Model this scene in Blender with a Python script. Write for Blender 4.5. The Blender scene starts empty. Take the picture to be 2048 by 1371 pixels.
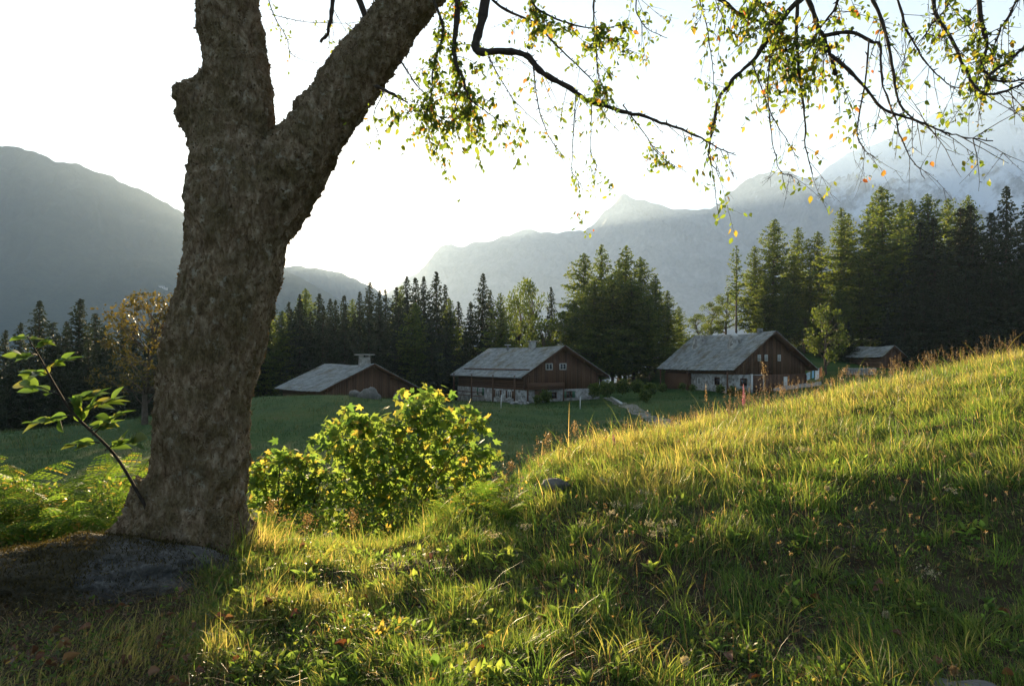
import bpy, math, random
import numpy as np
from mathutils import Vector, Matrix, noise as mnoise

random.seed(7)
rng = np.random.default_rng(7)
scene = bpy.context.scene
COL = scene.collection

# ------------------------------------------------------------------ camera
F = 24.0 / 36.0 * 2048.0
EYE = 1.5
PITCH = math.atan(34.5 / F)
cam_d = bpy.data.cameras.new("camera")
cam_d.lens = 24.0; cam_d.sensor_width = 36.0
cam_d.clip_start = 0.05; cam_d.clip_end = 30000.0
cam = bpy.data.objects.new("camera", cam_d); COL.objects.link(cam)
cam.location = (0, 0, EYE)
cam.rotation_euler = (math.pi / 2 + PITCH, 0, 0)
scene.camera = cam
UPV = np.array([0, -math.sin(PITCH), math.cos(PITCH)])
FWD = np.array([0, math.cos(PITCH), math.sin(PITCH)])

def at(px, py, Y):
    d = np.array([1., 0, 0]) * ((px - 1024) / F) + UPV * ((685.5 - py) / F) + FWD
    return np.array([0, 0, EYE]) + d * (Y / d[1])

# ------------------------------------------------------------------ sun and sky
sd = at(652, 527, 1000.0) - np.array([0, 0, EYE]); sd /= np.linalg.norm(sd)
SUN_AZ = math.atan2(sd[0], sd[1]); SUN_EL = math.asin(sd[2])
world = bpy.data.worlds.new("World"); scene.world = world
world.use_nodes = True
wn = world.node_tree.nodes; wl = world.node_tree.links
wn.clear()
sky = wn.new("ShaderNodeTexSky"); sky.sky_type = 'NISHITA'; sky.sun_disc = False
sky.sun_elevation = SUN_EL; sky.sun_rotation = SUN_AZ
sky.altitude = 1100.0; sky.air_density = 0.7; sky.dust_density = 0.8; sky.ozone_density = 1.0
bg = wn.new("ShaderNodeBackground"); bg.inputs[1].default_value = 0.05
wo = wn.new("ShaderNodeOutputWorld")
wl.new(sky.outputs[0], bg.inputs[0]); wl.new(bg.outputs[0], wo.inputs[0])
sun_d = bpy.data.lights.new("sun", 'SUN')
sun_d.energy = 5.0; sun_d.angle = math.radians(0.5); sun_d.color = (1.0, 0.76, 0.44)
sun = bpy.data.objects.new("sun", sun_d); COL.objects.link(sun)
sun.rotation_euler = Vector(tuple(sd)).to_track_quat('Z', 'Y').to_euler()
sun.location = (-200, 400, 120)

scene.view_settings.view_transform = 'Standard'
scene.view_settings.look = 'None'
scene.view_settings.exposure = 2.6
scene.view_settings.gamma = 1.0
scene.view_settings.use_curve_mapping = False
scene.render.engine = 'CYCLES'
cy = scene.cycles
cy.use_denoising = True
cy.max_bounces = 6; cy.diffuse_bounces = 3; cy.glossy_bounces = 1
cy.transmission_bounces = 4; cy.volume_bounces = 2; cy.transparent_max_bounces = 4
cy.caustics_reflective = False; cy.caustics_refractive = False
cy.sample_clamp_indirect = 6.0

HAZE_DENSITY = 0.000115

# ------------------------------------------------------------------ helpers
def frac(a): return a - np.floor(a)
def _hash(ix, iy, s): return frac(np.sin(ix * 127.1 + iy * 311.7 + s * 74.7) * 43758.5453)
def vnoise(x, y, s=0):
    ix = np.floor(x); iy = np.floor(y); fx = x - ix; fy = y - iy
    fx = fx * fx * (3 - 2 * fx); fy = fy * fy * (3 - 2 * fy)
    a = _hash(ix, iy, s); b = _hash(ix + 1, iy, s); c = _hash(ix, iy + 1, s); d = _hash(ix + 1, iy + 1, s)
    return (a + (b - a) * fx + (c - a) * fy + (a - b - c + d) * fx * fy) * 2 - 1
def fbm(x, y, octv=4, s=0, gain=0.5):
    t = 0; a = 1.0
    for k in range(octv):
        t = t + a * vnoise(x * 2 ** k + 17.3 * k, y * 2 ** k - 9.1 * k, s + k); a *= gain
    return t
def sstep(a, b, x):
    t = np.clip((x - a) / (b - a), 0, 1); return t * t * (3 - 2 * t)

def tri_mesh(name, V, T, tint=None, smooth=False, mats=None, mi=None, attrs=None):
    V = np.asarray(V, dtype=np.float32).reshape(-1, 3); T = np.asarray(T, dtype=np.int32).reshape(-1, 3)
    me = bpy.data.meshes.new(name)
    me.vertices.add(len(V)); me.vertices.foreach_set("co", V.ravel())
    me.loops.add(T.size); me.loops.foreach_set("vertex_index", T.ravel())
    me.polygons.add(len(T)); me.polygons.foreach_set("loop_start", np.arange(0, T.size, 3, dtype=np.int32))
    if smooth: me.polygons.foreach_set("use_smooth", np.ones(len(T), dtype=bool))
    if mi is not None: me.polygons.foreach_set("material_index", np.asarray(mi, dtype=np.int32))
    me.update(calc_edges=True)
    if tint is not None:
        at_ = me.attributes.new("tint", 'FLOAT', 'POINT'); at_.data.foreach_set("value", np.asarray(tint, dtype=np.float32))
    for k, v in (attrs or {}).items():
        at_ = me.attributes.new(k, 'FLOAT', 'POINT'); at_.data.foreach_set("value", np.asarray(v, dtype=np.float32))
    for m in (mats or []): me.materials.append(m)
    return me

class TB:
    """collects triangles"""
    def __init__(s): s.V = []; s.T = []; s.t = []; s.n = 0
    def add(s, V, T, tint=0.5):
        V = np.asarray(V, float).reshape(-1, 3); T = np.asarray(T, int).reshape(-1, 3)
        s.V.append(V); s.T.append(T + s.n); s.n += len(V)
        s.t.append(np.full(len(V), tint) if np.isscalar(tint) else np.asarray(tint, float))
    def box(s, x0, x1, y0, y1, z0, z1, tint=0.5):
        V = [(x, y, z) for x in (x0, x1) for y in (y0, y1) for z in (z0, z1)]
        Q = [(0, 1, 3, 2), (4, 6, 7, 5), (0, 4, 5, 1), (2, 3, 7, 6), (0, 2, 6, 4), (1, 5, 7, 3)]
        T = [t for q in Q for t in ((q[0], q[1], q[2]), (q[0], q[2], q[3]))]
        s.add(V, T, tint)
    def hexa(s, V, tint=0.5):
        """8 points: bottom ring 0-3, top ring 4-7, both counter-clockwise from above"""
        Q = [(3, 2, 1, 0), (4, 5, 6, 7), (0, 1, 5, 4), (1, 2, 6, 5), (2, 3, 7, 6), (3, 0, 4, 7)]
        T = [t for q in Q for t in ((q[0], q[1], q[2]), (q[0], q[2], q[3]))]
        s.add(V, T, tint)
    def prism(s, poly, y0, y1, tint=0.5):
        """polygon in x-z (counter-clockwise seen from -y) extruded along y"""
        n = len(poly)
        V = [(p[0], y0, p[1]) for p in poly] + [(p[0], y1, p[1]) for p in poly]
        T = [(0, i, i + 1) for i in range(1, n - 1)] + [(n, n + i + 1, n + i) for i in range(1, n - 1)]
        for i in range(n):
            j = (i + 1) % n; T += [(i, n + i, n + j), (i, n + j, j)]
        s.add(V, T, tint)
    def tube(s, P, R, sides=6, tint=0.5, cap=True):
        V, T = tube(P, R, sides, cap); s.add(V, T, tint)
    def mesh(s, name, mat=None, smooth=False, base=None):
        V = np.concatenate(s.V); T = np.concatenate(s.T); t = np.concatenate(s.t)
        if base is not None: V = V - np.asarray(base)
        return tri_mesh(name, V, T, t, smooth, [mat] if mat else None)

def tube(P, R, sides=6, cap=True):
    P = np.asarray(P, float); R = np.asarray(R, float); n = len(P)
    if R.ndim == 0: R = np.full(n, float(R))
    D = np.gradient(P, axis=0); D /= np.maximum(np.linalg.norm(D, axis=1), 1e-9)[:, None]
    ref = np.array([0.31, 0.87, 0.38]) if abs(D[0] @ np.array([0.31, 0.87, 0.38])) < 0.9 else np.array([1., 0, 0])
    a = np.arange(sides) / sides * 2 * math.pi
    V = []
    u = np.cross(D[0], ref); u /= np.linalg.norm(u)
    for i in range(n):
        u = u - D[i] * (u @ D[i]); u /= max(np.linalg.norm(u), 1e-9); w = np.cross(D[i], u)
        V.append(P[i] + R[i] * (np.cos(a)[:, None] * u + np.sin(a)[:, None] * w))
    V = np.concatenate(V); T = []
    for i in range(n - 1):
        for k in range(sides):
            k2 = (k + 1) % sides; p, q, r_, t = i * sides + k, i * sides + k2, (i + 1) * sides + k2, (i + 1) * sides + k
            T += [(p, q, r_), (p, r_, t)]
    if cap:
        T += [(0, k + 1, k) for k in range(1, sides - 1)]
        b = (n - 1) * sides; T += [(b, b + k, b + k + 1) for k in range(1, sides - 1)]
    return V, np.array(T)

def smooth_path(P, n=None, per=4):
    """Catmull-Rom through points (any number of columns)"""
    P = np.asarray(P, float)
    if len(P) < 3: 
        t = np.linspace(0, 1, per + 1)[:, None]; return P[0] + (P[-1] - P[0]) * t
    Q = np.vstack([2 * P[0] - P[1], P, 2 * P[-1] - P[-2]]); out = []
    for i in range(1, len(Q) - 2):
        for k in range(per):
            t = k / per; p0, p1, p2, p3 = Q[i - 1], Q[i], Q[i + 1], Q[i + 2]
            out.append(0.5 * ((2 * p1) + (-p0 + p2) * t + (2 * p0 - 5 * p1 + 4 * p2 - p3) * t * t + (-p0 + 3 * p1 - 3 * p2 + p3) * t ** 3))
    out.append(P[-1]); return np.array(out)

def nrm(v): return v / np.maximum(np.linalg.norm(v, axis=-1, keepdims=True), 1e-9)
def frames(X, Z):
    X = nrm(np.asarray(X, float)); Z = np.asarray(Z, float)
    Z = nrm(Z - X * np.sum(X * Z, -1, keepdims=True)); Y = np.cross(Z, X)
    return np.stack([X, Y, Z], axis=-1)
def rand_dirs(n): return nrm(rng.normal(size=(n, 3)))
def scatter(V0, T0, pos, Rm, sc, tint):
    V0 = np.asarray(V0, float); T0 = np.asarray(T0, int); n = len(pos); k = len(V0)
    sc = np.asarray(sc, float)
    sc = sc[:, None, None] if sc.ndim == 1 else sc[:, None, :]
    V = np.einsum('nij,nkj->nki', Rm, V0[None] * sc) + np.asarray(pos)[:, None, :]
    T = T0[None] + (np.arange(n) * k)[:, None, None]
    return V.reshape(-1, 3), T.reshape(-1, 3), np.repeat(tint, k)

def link(name, me, parent=None, base=None):
    o = bpy.data.objects.new(name, me); COL.objects.link(o)
    if parent is not None:
        o.parent = parent
        if base is not None: o.location = tuple(-np.asarray(base, float))
    return o
def tag(o, label=None, cat=None, group=None, kind=None):
    if label: o["label"] = label
    if cat: o["category"] = cat
    if group: o["group"] = group
    if kind: o["kind"] = kind
    return o
def empty(name, loc, rz=0.0):
    o = bpy.data.objects.new(name, None); COL.objects.link(o)
    o.location = tuple(float(v) for v in loc); o.rotation_euler = (0, 0, rz); o.empty_display_size = 0.2
    return o
def copy_tree(root, loc, rz, sc):
    r = root.copy(); COL.objects.link(r); r.location = tuple(float(v) for v in loc); r.rotation_euler = (0, 0, rz); r.scale = sc
    for ch in root.children:
        c = ch.copy(); COL.objects.link(c); c.parent = r
    return r

# ------------------------------------------------------------------ materials
def newmat(name):
    m = bpy.data.materials.new(name); m.use_nodes = True; nt = m.node_tree; nt.nodes.clear()
    out = nt.nodes.new("ShaderNodeOutputMaterial"); return m, nt, out
def ramp(nt, stops):
    r = nt.nodes.new("ShaderNodeValToRGB"); e = r.color_ramp.elements
    while len(e) > 1: e.remove(e[-1])
    e[0].position = stops[0][0]; e[0].color = (*stops[0][1], 1)
    for p, c in stops[1:]:
        k = e.new(p); k.color = (*c, 1)
    return r
def noise_node(nt, scale, detail=4, rough=0.55, vec=None, dist=0.0):
    n = nt.nodes.new("ShaderNodeTexNoise"); n.inputs["Scale"].default_value = scale
    n.inputs["Detail"].default_value = detail; n.inputs["Roughness"].default_value = rough
    n.inputs["Distortion"].default_value = dist
    if vec is not None: nt.links.new(vec, n.inputs["Vector"])
    return n
def mathn(nt, op, a, b=None):
    n = nt.nodes.new("ShaderNodeMath"); n.operation = op
    for i, v in enumerate((a, b)):
        if v is None: continue
        if isinstance(v, (int, float)): n.inputs[i].default_value = v
        else: nt.links.new(v, n.inputs[i])
    return n.outputs[0]
def mixc(nt, f, a, b):
    n = nt.nodes.new("ShaderNodeMix"); n.data_type = 'RGBA'
    for i, v in ((0, f), (6, a), (7, b)):
        if isinstance(v, (int, float)): n.inputs[i].default_value = v
        elif isinstance(v, tuple): n.inputs[i].default_value = (*v, 1)
        else: nt.links.new(v, n.inputs[i])
    return n.outputs[2]
def bump(nt, h, strength, dist):
    b = nt.nodes.new("ShaderNodeBump"); b.inputs["Strength"].default_value = strength
    b.inputs["Distance"].default_value = dist; nt.links.new(h, b.inputs["Height"]); return b.outputs[0]
def pos_node(nt): return nt.nodes.new("ShaderNodeNewGeometry").outputs["Position"]
def obj_node(nt): return nt.nodes.new("ShaderNodeTexCoord").outputs["Object"]

def leaf_mat(name, stops, trans=0.5, src='attr', rough=0.45, spec=0.35, gain=1.6):
    m, nt, out = newmat(name)
    if src == 'attr':
        a = nt.nodes.new("ShaderNodeAttribute"); a.attribute_name = "tint"; fac = a.outputs["Fac"]
    else:
        a = nt.nodes.new("ShaderNodeObjectInfo"); fac = a.outputs["Random"]
    r = ramp(nt, stops); nt.links.new(fac, r.inputs[0])
    p = nt.nodes.new("ShaderNodeBsdfPrincipled"); p.inputs["Roughness"].default_value = rough
    p.inputs["Specular IOR Level"].default_value = spec
    nt.links.new(r.outputs[0], p.inputs["Base Color"])
    t = nt.nodes.new("ShaderNodeBsdfTranslucent")
    g = nt.nodes.new("ShaderNodeMix"); g.data_type = 'RGBA'; g.blend_type = 'MULTIPLY'; g.inputs[0].default_value = 1.0
    nt.links.new(r.outputs[0], g.inputs[6]); g.inputs[7].default_value = (gain * 1.12, gain * 1.06, gain * 0.66, 1)
    nt.links.new(g.outputs[2], t.inputs[0])
    x = nt.nodes.new("ShaderNodeMixShader"); x.inputs[0].default_value = trans
    nt.links.new(p.outputs[0], x.inputs[1]); nt.links.new(t.outputs[0], x.inputs[2])
    nt.links.new(x.outputs[0], out.inputs[0]); return m

def simple_mat(name, stops, scale, rough=0.8, bump_s=0.4, bump_d=0.02, detail=5, coords='pos', spec=0.3, tint_mix=0.0, stretch=None):
    m, nt, out = newmat(name)
    v = pos_node(nt) if coords == 'pos' else obj_node(nt)
    if stretch:
        mp = nt.nodes.new("ShaderNodeMapping"); mp.inputs["Scale"].default_value = stretch; nt.links.new(v, mp.inputs[0]); v = mp.outputs[0]
    n = noise_node(nt, scale, detail, 0.6, v)
    fac = n.outputs["Fac"]
    if tint_mix > 0:
        a = nt.nodes.new("ShaderNodeAttribute"); a.attribute_name = "tint"
        fac = mathn(nt, 'ADD', mathn(nt, 'MULTIPLY', fac, 1 - tint_mix), mathn(nt, 'MULTIPLY', a.outputs["Fac"], tint_mix))
    r = ramp(nt, stops); nt.links.new(fac, r.inputs[0])
    p = nt.nodes.new("ShaderNodeBsdfPrincipled"); p.inputs["Roughness"].default_value = rough
    p.inputs["Specular IOR Level"].default_value = spec
    nt.links.new(r.outputs[0], p.inputs["Base Color"])
    n2 = noise_node(nt, scale * 3, 4, 0.6, v)
    nt.links.new(bump(nt, n2.outputs["Fac"], bump_s, bump_d), p.inputs["Normal"])
    nt.links.new(p.outputs[0], out.inputs[0]); return m

M = {}
G = (0.060, 0.120, 0.018)
M['grass'] = leaf_mat('grass_blade', [(0, (0.03, 0.06, 0.015)), (0.45, (0.06, 0.105, 0.022)), (0.72, (0.12, 0.142, 0.034)), (0.88, (0.23, 0.185, 0.075)), (1, (0.33, 0.25, 0.13))], 0.56, rough=0.45, spec=0.3, gain=2.9)
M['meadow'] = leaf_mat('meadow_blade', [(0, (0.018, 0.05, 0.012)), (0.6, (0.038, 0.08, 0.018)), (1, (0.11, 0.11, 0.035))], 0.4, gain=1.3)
M['straw'] = leaf_mat('straw', [(0, (0.08, 0.05, 0.022)), (0.5, (0.16, 0.105, 0.05)), (1, (0.25, 0.18, 0.095))], 0.35, gain=1.2)
TL = [(0, (0.035, 0.062, 0.012)), (0.5, (0.065, 0.095, 0.016)), (0.8, (0.095, 0.115, 0.02)), (0.93, (0.13, 0.105, 0.02)), (0.985, (0.17, 0.085, 0.02)), (1, (0.16, 0.05, 0.02))]
M['tree_leaf'] = leaf_mat('tree_leaf', TL, 0.62, gain=3.2); M['tree_leaf_o'] = leaf_mat('tree_leaf_single', TL, 0.62, 'obj', gain=3.2)
BL = [(0, (0.035, 0.07, 0.018)), (0.5, (0.07, 0.11, 0.026)), (0.85, (0.115, 0.14, 0.032)), (1, (0.17, 0.13, 0.035))]
M['bush_leaf'] = leaf_mat('bush_leaf', BL, 0.62, gain=3.5, rough=.6, spec=.2); M['bush_leaf_o'] = leaf_mat('bush_leaf_single', BL, 0.62, 'obj', gain=3.5, rough=.6, spec=.2)
M['sap_leaf_o'] = leaf_mat('sapling_leaf', [(0, (0.05, 0.10, 0.02)), (0.7, (0.075, 0.12, 0.025)), (1, (0.12, 0.12, 0.03))], 0.5, 'obj', rough=0.4, spec=0.4, gain=2.5)
M['fern'] = leaf_mat('fern_frond', [(0, (0.04, 0.085, 0.012)), (0.7, (0.075, 0.12, 0.02)), (1, (0.2, 0.14, 0.035))], 0.58, gain=3.2, rough=.6, spec=.12)
M['herb'] = leaf_mat('herb_leaf', [(0, (0.03, 0.06, 0.012)), (0.6, (0.06, 0.10, 0.018)), (0.9, (0.13, 0.11, 0.03)), (1, (0.22, 0.12, 0.045))], 0.58, gain=3.2)
M['spruce'] = leaf_mat('spruce_needles', [(0, (0.012, 0.022, 0.009)), (1, (0.032, 0.046, 0.014))], 0.3, gain=1.6, rough=0.6)
M['larch'] = leaf_mat('larch_needles', [(0, (0.024, 0.046, 0.012)), (0.6, (0.058, 0.085, 0.019)), (1, (0.115, 0.13, 0.026))], 0.52, gain=3.0, rough=0.6)
M['broad'] = leaf_mat('broadleaf', [(0, (0.03, 0.055, 0.014)), (1, (0.085, 0.11, 0.02))], 0.5, gain=2.2, rough=0.6)
M['gold'] = leaf_mat('golden_leaf', [(0, (0.05, 0.05, 0.012)), (1, (0.13, 0.095, 0.018))], 0.45, gain=1.5)
M['dead_leaf'] = leaf_mat('dead_leaf', [(0, (0.10, 0.04, 0.02)), (0.6, (0.2, 0.075, 0.035)), (1, (0.26, 0.15, 0.08))], 0.3, 'obj', gain=1.2)
M['litter'] = leaf_mat('leaf_litter', [(0, (0.045, 0.022, 0.012)), (0.6, (0.11, 0.05, 0.025)), (1, (0.2, 0.12, 0.06))], 0.3, gain=1.3)
M['petal_pink'] = leaf_mat('pink_petal', [(0, (0.5, 0.16, 0.32)), (1, (0.6, 0.3, 0.45))], 0.4, gain=1.1)
M['moss'] = leaf_mat('brown_moss', [(0, (0.022, 0.018, 0.008)), (0.6, (0.06, 0.047, 0.016)), (1, (0.12, 0.095, 0.03))], 0.3, gain=1.8, rough=.8, spec=.1)
M['petal_white'] = leaf_mat('white_petal', [(0, (0.36, 0.3, 0.2)), (1, (0.55, 0.48, 0.35))], 0.4, gain=1.1)
M['seed'] = leaf_mat('seed_head', [(0, (0.2, 0.12, 0.06)), (1, (0.36, 0.25, 0.13))], 0.4, gain=1.2)
M['stem'] = leaf_mat('green_stem', [(0, (0.06, 0.09, 0.02)), (1, (0.16, 0.14, 0.05))], 0.1)
M['conebark'] = simple_mat('conifer_bark', [(0.3, (0.05, 0.035, 0.025)), (0.7, (0.12, 0.09, 0.065))], 4.0, 0.9)
M['twig'] = simple_mat('twig_bark', [(0.3, (0.02, 0.014, 0.01)), (0.7, (0.055, 0.04, 0.028))], 30.0, 0.85, 0.3, 0.004)
M['wood'] = simple_mat('weathered_timber', [(0.2, (0.055, 0.026, 0.014)), (0.55, (0.11, 0.053, 0.027)), (0.9, (0.18, 0.098, 0.055))], 6.0, 0.75, 0.5, 0.02, coords='obj', tint_mix=0.4, stretch=(3, 3, 0.5))
M['shingle'] = simple_mat('grey_shingle', [(0.15, (0.15, 0.155, 0.15)), (0.5, (0.27, 0.28, 0.27)), (0.75, (0.36, 0.37, 0.35)), (0.95, (0.33, 0.25, 0.13))], 1.3, 0.7, 0.5, 0.02, coords='obj', tint_mix=0.5)
def shingle_mat():
    m = M['shingle']; nt = m.node_tree; p = [n for n in nt.nodes if n.type == 'BSDF_PRINCIPLED'][0]; src = p.inputs["Base Color"].links[0].from_socket
    n = noise_node(nt, 0.55, 6, 0.7, obj_node(nt)); k = ramp(nt, [(0.5, (0, 0, 0)), (0.66, (0.8, 0.8, 0.8))]); nt.links.new(n.outputs["Fac"], k.inputs[0])
    nt.links.new(mixc(nt, k.outputs[0], src, (0.15, 0.115, 0.055)), p.inputs["Base Color"])
shingle_mat()
M['white_wood'] = simple_mat('pale_paint', [(0.3, (0.5, 0.48, 0.44)), (0.7, (0.66, 0.63, 0.58))], 9.0, 0.6, 0.1, 0.01, coords='obj')
M['grey_rock'] = simple_mat('grey_rock', [(0.2, (0.06, 0.058, 0.05)), (0.5, (0.13, 0.12, 0.105)), (0.8, (0.24, 0.225, 0.2))], 3.5, 0.9, 0.8, 0.05)
M['gravel'] = simple_mat('gravel', [(0.3, (0.12, 0.11, 0.085)), (0.5, (0.22, 0.2, 0.165)), (0.6, (0.06, 0.08, 0.03))], 1.2, 0.95, 0.6, 0.03)
M['slab'] = simple_mat('stone_slab', [(0.3, (0.28, 0.26, 0.23)), (0.7, (0.42, 0.39, 0.35))], 5.0, 0.85, coords='obj')
M['metal'] = simple_mat('dull_metal', [(0.3, (0.10, 0.10, 0.10)), (0.7, (0.2, 0.2, 0.19))], 6.0, 0.5, coords='obj')
for nm, c in (('cloth_white', (0.72, 0.72, 0.7)), ('cloth_blue', (0.30, 0.52, 0.66)), ('cloth_orange', (0.62, 0.2, 0.06)), ('shutter_green', (0.06, 0.14, 0.08))):
    M[nm] = simple_mat(nm, [(0.3, tuple(v * 0.9 for v in c)), (0.7, c)], 8.0, 0.8, 0.1, 0.01, coords='obj')

def glass_mat():
    m, nt, out = newmat('dark_window_glass')
    p = nt.nodes.new("ShaderNodeBsdfPrincipled"); p.inputs["Base Color"].default_value = (0.02, 0.025, 0.03, 1)
    p.inputs["Roughness"].default_value = 0.08; p.inputs["Specular IOR Level"].default_value = 0.6
    nt.links.new(p.outputs[0], out.inputs[0]); return m
M['glass'] = glass_mat()

def rubble_mat():
    m, nt, out = newmat('rubble_stone_wall')
    v = obj_node(nt)
    vo = nt.nodes.new("ShaderNodeTexVoronoi"); vo.inputs["Scale"].default_value = 3.2; vo.feature = 'F1'
    ve = nt.nodes.new("ShaderNodeTexVoronoi"); ve.inputs["Scale"].default_value = 3.2; ve.feature = 'DISTANCE_TO_EDGE'
    nz = noise_node(nt, 2.0, 3, 0.5, v)
    mx = nt.nodes.new("ShaderNodeMix"); mx.data_type = 'VECTOR'; mx.inputs[0].default_value = 0.12
    nt.links.new(v, mx.inputs[4]); nt.links.new(nz.outputs["Color"], mx.inputs[5])
    nt.links.new(mx.outputs[1], vo.inputs["Vector"]); nt.links.new(mx.outputs[1], ve.inputs["Vector"])
    r = ramp(nt, [(0.0, (0.16, 0.14, 0.12)), (0.5, (0.30, 0.28, 0.25)), (1.0, (0.46, 0.44, 0.40))])
    sep = nt.nodes.new("ShaderNodeSeparateColor"); nt.links.new(vo.outputs["Color"], sep.inputs[0])
    nt.links.new(sep.outputs[0], r.inputs[0])
    edge = ramp(nt, [(0.0, (0, 0, 0)), (0.06, (1, 1, 1))]); nt.links.new(ve.outputs["Distance"], edge.inputs[0])
    c = mixc(nt, edge.outputs[0], (0.36, 0.34, 0.30), r.outputs[0])
    p = nt.nodes.new("ShaderNodeBsdfPrincipled"); p.inputs["Roughness"].default_value = 0.9
    nt.links.new(c, p.inputs["Base Color"]); nt.links.new(bump(nt, edge.outputs[0], 0.6, 0.05), p.inputs["Normal"])
    nt.links.new(p.outputs[0], out.inputs[0]); return m
M['rubble'] = rubble_mat()

def bark_mat():
    m, nt, out = newmat('old_bark')
    v = pos_node(nt)
    mp = nt.nodes.new("ShaderNodeMapping"); mp.inputs["Scale"].default_value = (1, 1, 0.42); nt.links.new(v, mp.inputs[0]); vv = mp.outputs[0]
    n1 = noise_node(nt, 26, 6, 0.7, vv, 0.6); n2 = noise_node(nt, 5, 4, 0.6, v); n3 = noise_node(nt, 90, 3, 0.6, vv)
    base = ramp(nt, [(0.3, (0.05, 0.03, 0.016)), (0.47, (0.20, 0.135, 0.078)), (0.62, (0.34, 0.26, 0.17)), (0.8, (0.5, 0.43, 0.33))])
    nt.links.new(n1.outputs["Fac"], base.inputs[0])
    moss = ramp(nt, [(0.35, (0.05, 0.038, 0.016)), (0.7, (0.16, 0.12, 0.05))]); nt.links.new(n3.outputs["Fac"], moss.inputs[0])
    mk = ramp(nt, [(0.42, (0, 0, 0)), (0.62, (0.75, 0.75, 0.75))]); nt.links.new(n2.outputs["Fac"], mk.inputs[0])
    c = mixc(nt, mk.outputs[0], base.outputs[0], moss.outputs[0])
    n5 = noise_node(nt, 11, 5, 0.7, v); lk = ramp(nt, [(0.58, (0, 0, 0)), (0.68, (0.6, 0.6, 0.6))]); nt.links.new(n5.outputs["Fac"], lk.inputs[0])
    c = mixc(nt, lk.outputs[0], c, (0.40, 0.37, 0.28))
    p = nt.nodes.new("ShaderNodeBsdfPrincipled"); p.inputs["Roughness"].default_value = 0.95; p.inputs["Specular IOR Level"].default_value = 0.15
    nt.links.new(c, p.inputs["Base Color"])
    h = mathn(nt, 'ADD', n1.outputs["Fac"], mathn(nt, 'MULTIPLY', n3.outputs["Fac"], 0.5))
    nt.links.new(bump(nt, h, 1.0, 0.03), p.inputs["Normal"])
    nt.links.new(p.outputs[0], out.inputs[0]); return m
M['bark'] = bark_mat()
M['flake'] = leaf_mat('bark_flake', [(0, (0.05, 0.034, 0.02)), (0.45, (0.13, 0.09, 0.052)), (0.7, (0.15, 0.11, 0.05)), (1, (0.34, 0.28, 0.2))], 0.12, rough=0.9, spec=0.1, gain=1.0)

def ground_mat():
    m, nt, out = newmat('ground_soil_and_meadow')
    v = pos_node(nt)
    a = nt.nodes.new("ShaderNodeAttribute"); a.attribute_name = "meadow"
    n1 = noise_node(nt, 9, 6, 0.65, v); n2 = noise_node(nt, 0.22, 5, 0.6, v); n3 = noise_node(nt, 2.2, 5, 0.65, v)
    soil = ramp(nt, [(0.3, (0.018, 0.013, 0.008)), (0.5, (0.045, 0.034, 0.018)), (0.62, (0.05, 0.055, 0.018)), (0.8, (0.10, 0.075, 0.04))])
    nt.links.new(n1.outputs["Fac"], soil.inputs[0])
    mw = ramp(nt, [(0.3, (0.014, 0.04, 0.010)), (0.46, (0.03, 0.07, 0.015)), (0.56, (0.055, 0.085, 0.02)), (0.68, (0.10, 0.075, 0.035))])
    f = mathn(nt, 'ADD', mathn(nt, 'MULTIPLY', n2.outputs["Fac"], 0.6), mathn(nt, 'MULTIPLY', n3.outputs["Fac"], 0.4))
    nt.links.new(f, mw.inputs[0])
    c = mixc(nt, a.outputs["Fac"], soil.outputs[0], mw.outputs[0])
    p = nt.nodes.new("ShaderNodeBsdfPrincipled"); p.inputs["Roughness"].default_value = 0.95; p.inputs["Specular IOR Level"].default_value = 0.1
    nt.links.new(c, p.inputs["Base Color"]); nt.links.new(bump(nt, n1.outputs["Fac"], 0.8, 0.04), p.inputs["Normal"])
    nt.links.new(p.outputs[0], out.inputs[0]); return m
M['ground'] = ground_mat()

def mountain_mat(name, low, high, snow=False, sc=1.0):
    m, nt, out = newmat(name)
    v = pos_node(nt); n1 = noise_node(nt, 0.012 * sc, 8, 0.65, v); n2 = noise_node(nt, 0.05 * sc, 5, 0.7, v)
    f = mathn(nt, 'ADD', mathn(nt, 'MULTIPLY', n1.outputs["Fac"], 0.5), mathn(nt, 'MULTIPLY', n2.outputs["Fac"], 0.5))
    r = ramp(nt, [(0.35, low), (0.65, high)]); nt.links.new(f, r.inputs[0]); c = r.outputs[0]
    if snow:
        a = nt.nodes.new("ShaderNodeAttribute"); a.attribute_name = "snow"
        s = mathn(nt, 'ADD', a.outputs["Fac"], mathn(nt, 'MULTIPLY', mathn(nt, 'SUBTRACT', n1.outputs["Fac"], 0.5), 0.8))
        sr = ramp(nt, [(0.44, (0, 0, 0)), (0.6, (1, 1, 1))]); nt.links.new(s, sr.inputs[0])
        c = mixc(nt, sr.outputs[0], c, (0.82, 0.84, 0.88))
    p = nt.nodes.new("ShaderNodeBsdfPrincipled"); p.inputs["Roughness"].default_value = 0.95; p.inputs["Specular IOR Level"].default_value = 0.05
    nt.links.new(c, p.inputs["Base Color"]); nt.links.new(bump(nt, n2.outputs["Fac"], 0.9, 12.0 / sc), p.inputs["Normal"])
    nt.links.new(p.outputs[0], out.inputs[0]); return m

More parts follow.
